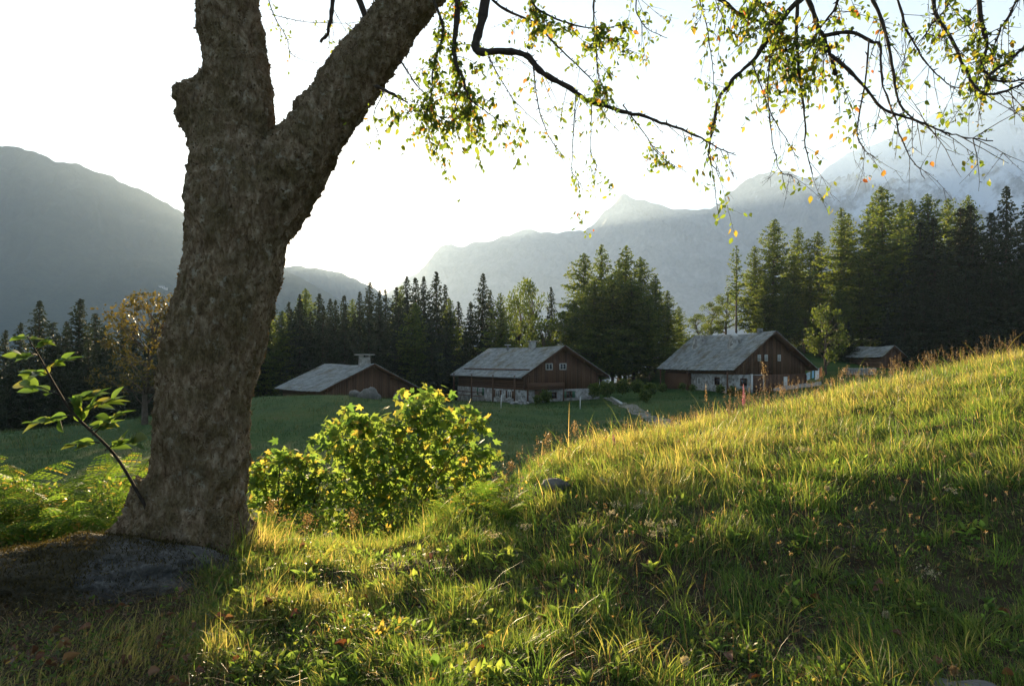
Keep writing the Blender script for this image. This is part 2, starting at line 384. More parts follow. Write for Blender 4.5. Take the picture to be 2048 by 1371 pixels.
# ------------------------------------------------------------------ ground
FARL = [(150, -22), (300, -70), (700, -130), (1500, -160), (6500, -165)]
FARC = [(150, -7), (300, -40), (700, -120), (1500, -160), (6500, -165)]
FARR = [(150, 7), (300, 0), (700, -90), (1500, -150), (6500, -165)]
COLS = {
    -700: [(0.5, 0), (3, 0), (6, -.05), (12, -1.2), (30, -2.9), (45, -3.5), (70, -6), (100, -11)] + FARL,
    0: [(0.5, 0), (3, 0), (5.8, -.05), (8, -.5), (14, -1.8), (30, -2.9), (45, -3.45), (62, -5), (100, -11)] + FARL,
    250: [(0.5, 0), (3, 0), (4.4, .06), (5.6, .06), (8, -.5), (14, -1.6), (30, -2.7), (48, -2.75), (62, -4.2), (100, -10)] + FARL,
    500: [(0.5, 0), (3, .02), (5.4, .08), (6.5, -.4), (8, -.95), (10, -1.55), (16, -2.3), (32, -2.5), (50, -1.25), (58, -1.7), (72, -3.4), (100, -5)] + FARC,
    700: [(0.5, 0), (3, .06), (4.4, .04), (5.3, .08), (6.6, -.5), (8, -1.05), (10, -1.65), (16, -2.3), (34, -2.5), (50, -.85), (58, -1.5), (72, -3.4), (100, -5)] + FARC,
    890: [(0.5, 0), (3, .06), (4.6, .0), (6.0, .08), (7.5, -.6), (10, -1.45), (16, -2.2), (34, -2.5), (50, -1.45), (58, -2.0), (76, -3.3), (100, -4.5)] + FARC,
    1000: [(0.5, 0), (3, .06), (4.6, .0), (5.6, .1), (7.5, .27), (8.6, -.05), (11, -1.2), (16, -2.1), (28, -2.5), (50, -2.9), (75, -3.25), (100, -4)] + FARC,
    1150: [(0.5, 0), (3, .03), (4.7, .02), (5.7, .08), (6.3, .33), (7, .34), (8.7, .36), (10, .1), (14, -1.1), (26, -2.4), (50, -2.9), (76, -3.2), (100, -3.5)] + FARC,
    1250: [(0.5, 0), (3, .0), (4.3, -.04), (4.7, .11), (5.7, .16), (6.3, .26), (7, .34), (9.6, .42), (11, .15), (15, -1.1), (28, -2.3), (50, -2.8), (78, -3.1), (95, -2.5), (110, -1)] + FARC,
    1400: [(0.5, 0), (3, -.02), (4.2, -.08), (4.7, .15), (7, .33), (9, .42), (11.2, .46), (13.5, .1), (18, -1), (30, -2.2), (50, -2.6), (78, -2.7), (92, -1.8), (112, 4.5), (125, 6)] + FARR,
    1700: [(0.5, 0), (3, -.04), (4.2, -.06), (4.9, .17), (6, .35), (9, .62), (13, .98), (15.5, .75), (22, -.5), (40, -1.5), (78, -1.6), (92, -.7), (115, 3.5)] + FARR,
    2048: [(0.5, 0), (3, -.06), (4.2, -.06), (4.9, .2), (6, .46), (9, .98), (12, 1.43), (14, 1.66), (17, 1.5), (30, .3), (60, 0), (100, .6), (120, 3)] + FARR,
    2500: [(0.5, 0), (3, 0), (4.5, .1), (6, .55), (9, 1.25), (14, 2.2), (17, 2.2), (30, 1.0), (60, .6), (100, 1.5), (120, 3)] + FARR,
}
NR, R0, R1 = 420, 0.3, 6300.0
LR = np.linspace(math.log(R0), math.log(R1), NR)
_cp = sorted(COLS); _cth = np.array([math.atan((p - 1024) / F) for p in _cp]); _tab = []
for p, th in zip(_cp, _cth):
    k = COLS[p]; _tab.append(np.interp(LR, np.log(np.array([a for a, b in k]) / math.cos(th)), [b for a, b in k]))
_tab = np.array(_tab)
TH = np.linspace(_cth[0], _cth[-1], 241)
TAB = np.array([np.interp(TH, _cth, _tab[:, j]) for j in range(NR)]).T
def _blur(a, ax, s):
    k = np.exp(-0.5 * (np.arange(-3 * s, 3 * s + 1) / s) ** 2); k /= k.sum()
    return np.apply_along_axis(lambda v: np.convolve(np.pad(v, 3 * s, mode='edge'), k, 'valid'), ax, a)
TAB = _blur(_blur(TAB, 1, 2), 0, 5)
def ground(x, y, detail=True):
    x = np.asarray(x, float); y = np.asarray(y, float)
    r = np.hypot(x, y); th = np.arctan2(x, y)
    fi = np.clip((np.clip(th, TH[0], TH[-1]) - TH[0]) / (TH[1] - TH[0]), 0, len(TH) - 1.0001)
    fj = np.clip((np.log(np.maximum(r, R0)) - LR[0]) / (LR[1] - LR[0]), 0, NR - 1.0001)
    i = fi.astype(int); j = fj.astype(int); a = fi - i; b = fj - j
    z = (TAB[i, j] * (1 - a) + TAB[i + 1, j] * a) * (1 - b) + (TAB[i, j + 1] * (1 - a) + TAB[i + 1, j + 1] * a) * b
    if detail:
        w = np.clip(1.6 - r / 18, 0.15, 1) * np.clip(r / 1.5, 0, 1)
        z = z + w * (0.040 * fbm(x / 1.3, y / 1.3, 3, 3) + 0.034 * fbm(x / 0.33, y / 0.33, 2, 9))
        z = z + sstep(20, 40, r) * (1 - sstep(200, 500, r)) * 0.18 * fbm(x / 7.0, y / 7.0, 3, 31)
    return z
def gp(px, Y):
    x = (px - 1024) / F * Y; return np.array([x, Y, float(ground(x, Y))])

th_list = np.concatenate([np.linspace(-math.pi, -0.86, 60)[:-1], np.linspace(-0.86, 0.86, 300), np.linspace(0.86, math.pi, 60)[1:]])
rr = np.exp(np.concatenate([np.linspace(math.log(0.3), math.log(2.4), 14)[:-1], np.linspace(math.log(2.4), math.log(18), 190)[:-1], np.linspace(math.log(18), math.log(160), 120)[:-1], np.linspace(math.log(160), math.log(6300), 30)]))
TT, RRg = np.meshgrid(th_list, rr, indexing='ij')
gx = RRg * np.sin(TT); gy = RRg * np.cos(TT); gz = ground(gx, gy)
na, nb = TT.shape
V = np.stack([gx, gy, gz], -1).reshape(-1, 3)
V = np.vstack([V, [[0, 0, float(ground(0., 0.01))]]])
i, j = np.meshgrid(np.arange(na - 1), np.arange(nb - 1), indexing='ij')
a = (i * nb + j).ravel(); b = ((i + 1) * nb + j).ravel(); c = ((i + 1) * nb + j + 1).ravel(); d = (i * nb + j + 1).ravel()
T = np.concatenate([np.stack([a, c, b], 1), np.stack([a, d, c], 1)])
fan = np.stack([np.arange(na - 1) * nb, (np.arange(na - 1) + 1) * nb, np.full(na - 1, len(V) - 1)], 1)
T = np.concatenate([T, fan])
meadow = np.append(sstep(8, 18, RRg.ravel()), 0.0)
o = link("ground", tri_mesh("ground", V, T, smooth=True, mats=[M['ground']], attrs={'meadow': meadow})); tag(o, "grassy knoll, shaded green meadow and valley floor", kind="structure")
GROUND_MIN = float(gz.min())

# gravel path beside the middle chalet
pp = smooth_path([gp(1212, 82)[:2], gp(1238, 72)[:2], gp(1272, 60)[:2], gp(1306, 50)[:2], gp(1345, 42)[:2], gp(1405, 34)[:2], gp(1500, 28)[:2]], per=10)
dd = nrm(np.gradient(pp, axis=0)); nn = np.stack([-dd[:, 1], dd[:, 0]], 1); ws = np.linspace(-1, 1, 7)
wv = 0.62 + 0.3 * fbm(np.arange(len(pp)) * 0.4, np.zeros(len(pp)), 2, 5)
P2 = pp[:, None, :] + nn[:, None, :] * ws[None, :, None] * wv[:, None, None]
PZ = ground(P2[..., 0], P2[..., 1]) + 0.05 - 0.03 * np.abs(ws)[None]
V = np.concatenate([P2, PZ[..., None]], -1).reshape(-1, 3); T = []
for i_ in range(len(pp) - 1):
    for k in range(6):
        a_ = i_ * 7 + k; T += [(a_, a_ + 8, a_ + 1), (a_, a_ + 7, a_ + 8)]
o = link("gravel_path", tri_mesh("gravel_path", V, T, smooth=True, mats=[M['gravel']])); tag(o, "pale gravel path curving down beside the middle chalet", kind="structure")

# ------------------------------------------------------------------ mountains
def mountain(name, prof, Y, depth, back, label, mat, jag, seed, zbase=-170., n=260, mrow=70, snow=None, gully=0.28, turn=0.0):
    prof = np.array(prof, float); px = np.linspace(prof[0, 0], prof[-1, 0], n); py = np.interp(px, prof[:, 0], prof[:, 1])
    k = np.exp(-0.5 * (np.arange(-6, 7) / 1.0) ** 2); k /= k.sum(); py = np.convolve(np.pad(py, 6, mode='edge'), k, 'valid')
    Yr = Y + turn * (px - 1024)
    cx = (px - 1024) / F * Yr; cz = EYE + (720 - py) / F * Yr
    cz = cz + jag * fbm(cx / (jag * 6), cx * 0, 5, seed)
    t = np.concatenate([-np.linspace(1, 0, mrow) ** 1.4, np.linspace(0, 1, 16)[1:]])
    CX, TT_ = np.meshgrid(cx, t, indexing='ij'); CZ = np.repeat(cz[:, None], len(t), 1); YR = np.repeat(Yr[:, None], len(t), 1)
    yy = YR + np.where(TT_ < 0, TT_ * depth, TT_ * back)
    s = np.abs(TT_)
    h = (CZ - zbase) * (1 - s) ** 1.15
    rid = 1 - np.abs(fbm(CX / (depth * 0.16) + 3.1 * TT_, yy / (depth * 0.42), 5, seed + 5, 0.55))
    h = h * (1 + gully * (rid - 0.75) * np.minimum(1, s * 5) * (1 - s * 0.4)) + jag * 0.8 * fbm(CX / (jag * 4), yy / (jag * 4), 4, seed + 9) * np.minimum(1, s * 12) * (1 - s)
    xx = CX + TT_ * 0.0
    Z = zbase + np.maximum(h, -5) ; nb_ = len(t)
    V = np.stack([xx, yy, Z], -1).reshape(-1, 3)
    i, j = np.meshgrid(np.arange(n - 1), np.arange(nb_ - 1), indexing='ij')
    a = (i * nb_ + j).ravel(); b = ((i + 1) * nb_ + j).ravel(); c = ((i + 1) * nb_ + j + 1).ravel(); d = (i * nb_ + j + 1).ravel()
    T = np.concatenate([np.stack([a, b, c], 1), np.stack([a, c, d], 1)])
    at_ = {}
    if snow is not None:
        at_['snow'] = snow(CX, yy, Z, rid, TT_).ravel()
    o = link(name, tri_mesh(name, V, T, smooth=True, mats=[mat], attrs=at_)); tag(o, label, kind="structure")
    return float(Z.max()), (CX, yy, Z)

mm_forest = mountain_mat('forested_mountain', (0.012, 0.026, 0.016), (0.035, 0.058, 0.03), sc=2.0)
mm_rock = mountain_mat('rock_and_snow_mountain', (0.22, 0.21, 0.21), (0.40, 0.38, 0.37), True)
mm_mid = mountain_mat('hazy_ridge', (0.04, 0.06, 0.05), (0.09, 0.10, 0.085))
zt1, LM = mountain("mountain", [(-900, 60), (-300, 190), (-60, 276), (0, 290), (30, 289), (100, 318), (125, 321), (165, 329), (240, 365), (310, 396), (375, 431), (470, 482), (560, 532), (650, 585), (760, 650), (900, 715)],
    3000., 1700., 900., "steep forested mountain slope fading into blue haze", mm_forest, 8.0, 11, n=320, mrow=90, gully=0.22)
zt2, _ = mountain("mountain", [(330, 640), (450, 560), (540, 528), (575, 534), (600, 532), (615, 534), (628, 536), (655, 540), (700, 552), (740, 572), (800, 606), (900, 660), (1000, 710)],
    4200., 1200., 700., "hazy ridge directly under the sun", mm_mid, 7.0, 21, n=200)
def snowf(CX, yy, Z, rid, TT_):
    hgt = np.clip((Z - 500) / 900., 0, 1.1); right = sstep(1200, 2600, CX)
    return 0.24 + 0.50 * hgt * right + 0.40 * right * (0.9 - rid)
zt3, _ = mountain("mountain", [(700, 650), (780, 580), (850, 530), (880, 497), (920, 492), (955, 478), (985, 486), (1015, 468), (1050, 452), (1085, 458), (1130, 460), (1165, 462), (1200, 432), (1225, 415), (1240, 392), (1252, 385),
    (1268, 398), (1300, 405), (1330, 412), (1370, 414), (1400, 421), (1440, 412), (1462, 385), (1500, 354), (1545, 343), (1578, 335), (1600, 350), (1640, 352), (1680, 318), (1715, 296), (1750, 283), (1800, 262), (1850, 238),
    (1900, 212), (1950, 190), (2000, 182), (2048, 168), (2200, 120), (2500, 60), (2900, 20)],
    5000., 2600., 900., "far rocky range with snow patches fading into bright haze", mm_rock, 19.0, 5, n=640, mrow=90, snow=snowf, gully=0.34, turn=-0.45)

# air
HB = 6500.0
tb = TB(); tb.box(-HB, HB, -HB, HB, GROUND_MIN - 14.0, max(zt1, zt2, zt3) + 40)
hm, nt, out = newmat('pale_morning_air')
pv = nt.nodes.new("ShaderNodeVolumePrincipled")
pv.inputs["Color"].default_value = (0.58, 0.76, 1.0, 1); pv.inputs["Density"].default_value = HAZE_DENSITY; pv.inputs["Anisotropy"].default_value = 0.2
nt.links.new(pv.outputs[0], out.inputs["Volume"])
hz = link("haze", tb.mesh("haze", hm)); tag(hz, "thin bright morning haze in the valley air", kind="stuff")

# ------------------------------------------------------------------ distant trees
def conifer(kind, h, R, seed):
    """crown and trunk meshes of one conifer of height h, base at the origin"""
    r_ = np.random.default_rng(seed)
    tb = TB(); lean = r_.normal(0, 0.012, 2)
    zs = np.linspace(-0.5, h, 9)
    tb.tube(np.stack([lean[0] * zs, lean[1] * zs, zs], 1), np.linspace(h * 0.014, 0.03, 9), 6)
    PX = []; PD = []; SZ = []; TI = []
    z0 = {'spruce': 0.06, 'larch': 0.13, 'pine': 0.5}[kind] * h
    nbr = int((h - z0) * {'spruce': 18, 'larch': 17, 'pine': 8}[kind]); sec = r_.uniform(0.65, 1.2, 9)
    for k in range(nbr):
        f = ((k + r_.random()) / nbr) ** 0.9; z = z0 + (h - z0) * f
        prof = {'spruce': (1 - f) ** 0.78, 'larch': (1 - f) ** 0.62 * (0.7 + 0.3 * min(1, f * 4)), 'pine': (1 - f) ** 0.6 * (0.6 + 0.4 * math.sin(min(1, f * 2) * 1.57))}[kind]
        a = k * 2.39996 + r_.normal(0, 0.3)
        sm = sec[int((a % 6.283) / 6.283 * 3) * 3 + min(2, int(f * 3))]
        L = R * prof * r_.uniform(0.5, 1.12) * sm + 0.12
        if r_.random() < 0.06: L *= 1.25
        droop = {'spruce': -0.30, 'larch': -0.16, 'pine': 0.05}[kind] + r_.normal(0, 0.12) + 0.45 * f
        n = max(2, int(L / 0.26))
        t = np.clip((np.arange(n) + r_.uniform(0.2, 1.0, n)) / n, 0, 1) ** 0.85
        clump = 0.5 + 0.5 * np.sin(t * r_.uniform(5, 9) + r_.uniform(0, 6))
        x = L * t; zz = droop * x + 0.09 * x * x / max(L, .3) + r_.normal(0, 0.05, n)
        bx = np.cos(a) * x + lean[0] * z; by = np.sin(a) * x + lean[1] * z
        if L > 1.0 and k % 2 == 0:
            q_ = np.linspace(0, .9, 3) * L
            tb.tube(np.stack([np.cos(a) * q_ + lean[0] * z, np.sin(a) * q_ + lean[1] * z, z + droop * q_], 1), np.array([0.045, 0.03, 0.012]) * (L / 3 + .3), 3, cap=False)
        for q in range(3 if kind == 'spruce' else 4):
            kp = r_.random(n) < (0.35 + 0.65 * clump)
            side = r_.normal(0, 0.15 * L * (0.3 + t) * (1 - 0.45 * t), n)
            drop = np.abs(r_.normal(0, 0.16 if kind == 'spruce' else 0.26, n)) * clump
            P_ = np.stack([bx - np.sin(a) * side, by + np.cos(a) * side, z + zz - drop + (0 if kind == 'spruce' else 0.12)], 1)
            da = a + r_.normal(0, 0.75, n)
            D_ = np.stack([np.cos(da), np.sin(da), r_.normal(-0.45 if kind == 'spruce' else -0.2, 0.4, n)], 1)
            S_ = r_.uniform(0.55, 1.3, n) * (0.44 if kind == 'spruce' else 0.42) * (0.75 + 0.4 * (1 - f))
            PX.append(P_[kp]); PD.append(D_[kp]); SZ.append(S_[kp]); TI.append(np.clip(r_.normal(0.25 + 0.4 * t, 0.2, n), 0, 1)[kp])
    P = np.concatenate(PX); D = np.concatenate(PD); S = np.concatenate(SZ); Ti = np.concatenate(TI)
    # top leader
    V0 = np.array([(-0.45, 0.0, 0), (0.05, 0.30, -0.05), (0.65, 0.0, 0.0), (0.05, -0.30, -0.05), (0.3, .22, -.3), (-.2, -.15, -.38)]); T0 = np.array([(0, 2, 1), (0, 3, 2), (0, 4, 5)])
    Rm = frames(D, np.stack([r_.normal(0, .6, len(P)), r_.normal(0, .6, len(P)), np.ones(len(P))], 1))
    V, T, ti = scatter(V0, T0, P, Rm, S, Ti)
    bark = tb.mesh(kind + "_trunk", M['conebark'], True)
    crown = tri_mesh(kind + "_crown", V, T, ti, mats=[M['spruce' if kind == 'spruce' else 'larch']])
    return bark, crown

def broadleaf(h, R, seed, mat, clumps=46, nleaf=90, base=0.25, leaf=0.28, flat=1.0):
    r_ = np.random.default_rng(seed); tb = TB()
    tr = np.array([(0, 0, -0.4), (r_.normal(0, .03) * h, r_.normal(0, .03) * h, h * 0.35), (r_.normal(0, .05) * h, r_.normal(0, .05) * h, h * 0.8)])
    tp = smooth_path(tr, per=4); tb.tube(tp, np.linspace(h * 0.028, h * 0.006, len(tp)), 7)
    P = []; 
    for c in range(clumps):
        u = r_.uniform(0, 1); ph = r_.uniform(0, 6.283); zc = h * (base + (1 - base) * u)
        rad = R * math.sqrt(max(0.05, 1 - ((u - 0.42) / 0.62) ** 2)) * r_.uniform(0.35, 1.0)
        cpos = np.array([math.cos(ph) * rad, math.sin(ph) * rad, zc])
        root = tp[min(len(tp) - 1, int(len(tp) * (0.3 + 0.6 * u)))]
        mid = (root + cpos) / 2 + np.array([0, 0, 0.05 * h]) * r_.uniform(-1, .6)
        tb.tube(smooth_path([root, mid, cpos], per=3), np.linspace(h * 0.009, h * 0.0015, 7), 4, cap=False)
        cr = R * r_.uniform(0.16, 0.36)
        n = int(nleaf * r_.uniform(.5, 1.3))
        P.append(cpos + rand_dirs(n) * (r_.uniform(0.3, 1, n) ** 0.5 * cr)[:, None] * np.array([1, 1, 0.7 * flat]))
    P = np.concatenate(P); n = len(P)
    V0 = np.array([(-0.5, 0, 0), (0, 0.3, 0.04), (0.6, 0, -0.05), (0, -0.3, 0.04)]); T0 = np.array([(0, 2, 1), (0, 3, 2)])
    V, T, ti = scatter(V0, T0, P, frames(rand_dirs(n), rand_dirs(n) + np.array([0, 0, .8])), r_.uniform(0.6, 1.3, n) * leaf, np.clip(r_.normal(.5, .25, n), 0, 1))
    return tb.mesh("tree_trunk", M['conebark'], True), tri_mesh("tree_crown", V, T, ti, mats=[M[mat]])

PROTO = {
    'spruce': [(conifer('spruce', 18, 5.0, 101 + k), 18) for k in range(5)],
    'larch': [(conifer('larch', 20, 6.4, 201 + k), 20) for k in range(5)],
    'pine': [(conifer('pine', 16, 2.3, 301), 16)],
    'broad': [(broadleaf(9, 3.4, 401 + k, 'broad'), 9) for k in range(3)],
}
TREE_N = {'spruce': 'spruce_tree', 'larch': 'larch_tree', 'pine': 'pine_tree', 'broad': 'broadleaf_tree'}
def tree(kind, px, Y, top, label, group=None, w=1.0, var=None, sink=0.2):
    g = gp(px, Y); ztop = EYE + (720 - top) / F * Y; h = max(2.5, ztop - g[2])
    v = random.randrange(len(PROTO[kind])) if var is None else var
    (bk, cr), h0 = PROTO[kind][v]; s = h / h0
    e = empty(TREE_N[kind], (g[0], g[1], g[2] - sink), random.uniform(0, 6.28)); e.scale = (s * w, s * w, s)
    t = link("trunk", bk, e); c = link("crown", cr, e)
    tag(e, label, "tree", group); return e

ORD = ["first", "second", "third", "fourth", "fifth", "sixth", "seventh", "eighth", "ninth", "tenth", "eleventh", "twelfth", "thirteenth", "fourteenth", "fifteenth"]
LB2 = {p: ORD[k] + " spruce top from the left edge in the dark row under the blue mountain" for k, p in enumerate([8, 38, 78, 102, 128, 188, 214, 246])}
LB = "dark spruce in the row beyond the meadow under the blue mountain"
for px, Y, top in [(-150, 74, 600), (-90, 70, 640), (-40, 76, 615), (8, 72, 655), (38, 66, 640), (78, 74, 598), (102, 68, 640), (128, 72, 638), (188, 76, 622), (214, 70, 645), (246, 78, 628), (276, 73, 640), (306, 80, 622), (338, 74, 640), (60, 60, 700), (20, 58, 712), (120, 60, 690), (175, 62, 672), (225, 60, 690), (-20, 60, 690), (290, 66, 668)]:
    tree('spruce', px, Y, top, LB2.get(px, LB), "spruces beyond the meadow", w=random.uniform(.95, 1.25))
tree('spruce', 155, 70, 592, "tallest dark spruce in the row beyond the meadow under the blue mountain", "spruces beyond the meadow", 1.3)
LBb2 = {p: ORD[k] + " treetop right of the trunk along the wood behind the low barn" for k, p in enumerate([596, 612, 636, 662, 684, 705, 722, 738, 757, 774, 792])}
LBb2 |= {p: ORD[k] + " treetop left of the middle chalet's chimney along the wood" for k, p in enumerate([1005, 985, 940, 918, 900, 885])}
LBb = "shaded conifer in the wood behind the low barn, below the sun"
for px, Y, top in [(375, 96, 585), (400, 104, 575), (422, 98, 580), (445, 98, 575), (470, 104, 570), (495, 108, 575), (518, 100, 580), (545, 106, 600), (575, 112, 600), (596, 104, 594), (612, 110, 585), (636, 104, 578), (662, 112, 582), (684, 105, 600), (705, 114, 596), (722, 104, 590), (738, 116, 568), (757, 108, 574), (774, 112, 572), (792, 106, 568), (800, 116, 566), (835, 112, 556), (848, 106, 552), (885, 110, 570), (900, 104, 585), (918, 114, 578), (940, 108, 580), (985, 112, 585), (1005, 105, 600),  # treetops hidden behind the great trunk raised to keep sun off the meadow
    (385, 91, 600), (412, 94, 590), (430, 93, 592), (460, 95, 590), (485, 93, 592), (510, 94, 595), (535, 95, 612), (560, 93, 620), (578, 95, 612), (600, 93, 610), (622, 95, 604), (645, 93, 606), (668, 95, 606), (690, 93, 608), (712, 95, 606), (735, 93, 606), (760, 95, 604), (795, 96, 606), (830, 95, 610), (865, 94, 640), (895, 98, 645), (935, 99, 640), (970, 101, 650), (1030, 104, 650)]:  # front fill row, heightened to cast shade over the meadow
    tree('spruce' if random.random() < .8 else 'larch', px, Y, top + random.uniform(-16, 22), LBb2.get(px, LBb), "wood behind the low barn", w=random.uniform(.7, 1.1))
tree('spruce', 815, 110, 549, "tall pointed spruce rising above the wood behind the low barn", "wood behind the low barn", 0.8)
tree('spruce', 873, 104, 539, "broad dark spruce, the tallest point of the wood behind the barn", "wood behind the low barn", 1.0)
tree('spruce', 962, 106, 543, "slender dark spruce standing just behind the middle chalet ridge", "wood behind the low barn", 0.85)
tree('larch', 1002, 100, 585, "feathery larch behind the ridge end of the middle chalet", None, .9)
tree('broad', 1040, 112, 590, "thin sunlit broadleaf tree between spruces behind the middle chalet", None, .6)
tree('broad', 1062, 118, 562, "tall thin pale broadleaf tree behind the middle chalet chimney", None, .55, 1)
tree('spruce', 1104, 112, 570, "narrow spruce just before the larch clump", None, .7)
tree('broad', 1088, 104, 640, "low dark broadleaf tree behind the middle chalet gable", None, .9)
tree('broad', 1128, 106, 628, "round dark broadleaf tree at the foot of the larch clump", None, .9)
LC = "feathery larch in the clump between the two larger chalets"
for px, Y, top, w in [(1163, 106, 506, .85), (1202, 108, 488, .8), (1282, 106, 512, .9), (1310, 103, 548, .9), (1335, 104, 580, .85), (1185, 100, 560, 1.1), (1225, 99, 545, 1.1), (1268, 99, 555, 1.15), (1300, 98, 600, 1.1), (1360, 108, 610, .8), (1150, 102, 600, 1.0), (1240, 112, 520, .9)]:
    tree('larch', px, Y, top, {1163: "leftmost tall larch of the clump between the two larger chalets", 1202: "second tall larch from the left in the clump between the chalets", 1282: "larch just right of the tallest one in the clump", 1310: "shorter larch on the right shoulder of the clump", 1335: "rightmost larch top of the clump, nearest the gap", 1185: "low front larch at the left of the clump", 1268: "low front larch at the right of the clump"}.get(px, LC), "larch clump between the chalets", w * random.uniform(.95, 1.2))
tree('larch', 1250, 103, 489, "tallest larch in the clump between the two larger chalets", "larch clump between the chalets", .9)
for px, Y, top, k, lb in [(1345, 98, 690, 'broad', "low bushy tree at the right foot of the larch clump"), (1396, 116, 628, 'broad', "small pale bushy tree on the gap skyline behind the right chalet ridge"), (1424, 122, 606, 'broad', "yellow-green bushy tree on the lit rise behind the right chalet"), (1452, 126, 585, 'broad', "second yellow-green bushy tree behind the bare-trunked pine"), (1568, 112, 598, 'broad', "round pale green shrub-like tree above the right chalet chimney"), (1610, 108, 620, 'broad', "shaded round tree behind the right chalet gable")]:
    tree(k, px, Y, top, lb, None, 1.0)
tree('pine', 1472, 108, 488, "slim pine with bare trunk and tufted top behind the right chalet", None, .9, sink=.3)
tree('broad', 1651, 92, 614, "shaded grey-green broadleaf tree between the right chalet and shed", None, .8, 2)
LR_ = "larch in the tall forest behind the right chalet and shed"
for px, Y, top, w in [(1512, 118, 490, .9), (1545, 116, 437, .8), (1600, 124, 452, .75), (1634, 122, 462, .8), (1700, 122, 425, .8), (1745, 118, 402, .85), (1800, 124, 405, .85), (1833, 120, 396, .8), (1575, 110, 560, 1.0), (1530, 112, 545, 1.0), (1620, 112, 545, 1.0), (1590, 114, 510, 1.0), (1725, 106, 520, 1.0), (1680, 104, 560, 1.0), (1795, 104, 500, 1.0), (1640, 106, 600, 1.0), (1865, 118, 385, .75), (1900, 122, 394, .9)]:
    tree('larch', px, Y, top, {1512: "yellow-green larch just right of the bare-trunked pine", 1545: "tall larch with spiky tip, highest left of the chalet chimney", 1600: "second tall larch right of the pine, behind the chalet gable", 1634: "third tall larch right of the pine in the right forest", 1745: "larch close on the left of the tallest broad larch", 1800: "larch close on the right of the tallest broad larch", 1865: "sunlit pointed larch between the broad larch and dark spruces", 1900: "larch in shade next to the pale narrow larch"}.get(px, LR_), "tall forest on the right", w * random.uniform(.95, 1.2))
tree('larch', 1685, 110, 414, "yellow-green larch with forked top beside the tallest larch", "tall forest on the right", .8)
tree('larch', 1768, 108, 370, "tallest and broadest sunlit larch in the forest behind the shed", "tall forest on the right", 1.05)
tree('larch', 1937, 116, 388, "pale sunlit narrow larch crown among the dark forest at right", "tall forest on the right", .7)
LD = "dark spruce in the deep shade of the forest at the right edge"
for px, Y, top, w in [(1835, 102, 440, 1.3), (1875, 100, 430, 1.3), (1915, 104, 410, 1.3), (1955, 102, 404, 1.3), (1985, 108, 420, 1.3), (2046, 104, 402, 1.2), (2085, 100, 388, 1.3), (2130, 106, 392, 1.3), (1850, 96, 560, 1.3), (1895, 95, 540, 1.4), (1940, 95, 530, 1.4), (1981, 95, 520, 1.4), (2030, 95, 520, 1.4), (2075, 96, 520, 1.4), (1810, 98, 560, 1.2), (2180, 100, 400, 1.3), (1775, 100, 620, 1.2), (1700, 100, 640, 1.2), (1665, 104, 620, 1.2)]:
    tree('spruce', px, Y, top, {1985: "dark spruce top just left of the tall pointed spruce", 2046: "dark spruce top cut by the right edge of the view", 1955: "dark spruce top right of the pale narrow larch"}.get(px, LD), "dark spruces at the right edge", w)
tree('spruce', 2012, 98, 368, "tall dark spruce with pointed tip standing above the right forest", "dark spruces at the right edge", .85)

for px, Y, top, lb in [(1150, 114, 690, "low shadowy shrub under the left side of the larch clump"), (1195, 113, 685, "low shadowy shrub under the middle of the larch clump"), (1235, 116, 690, "low shrub behind the trunks of the larch clump"), (1275, 113, 680, "low shrub under the right side of the larch clump"), (1312, 115, 685, "low shrub filling the gap right of the larch clump"), (1375, 113, 680, "low shrub behind the left end of the large chalet roof"), (1120, 112, 690, "low shrub behind the gable of the middle chalet")]:
    tree('broad', px, Y, top, lb, None, 1.5)
# golden tree behind the trunk
g = gp(292, 44); bk, cr = broadleaf(8.0, 3.3, 77, 'gold', 50, 75, 0.3, 0.22)
e = empty("maple_tree", g); e.scale = (1.0, 1.0, (EYE + (720 - 600) / F * 44 - g[2]) / 8.0)
link("trunk", bk, e); link("crown", cr, e); tag(e, "golden-leaved tree with grey trunk half hidden by the great trunk", "tree")

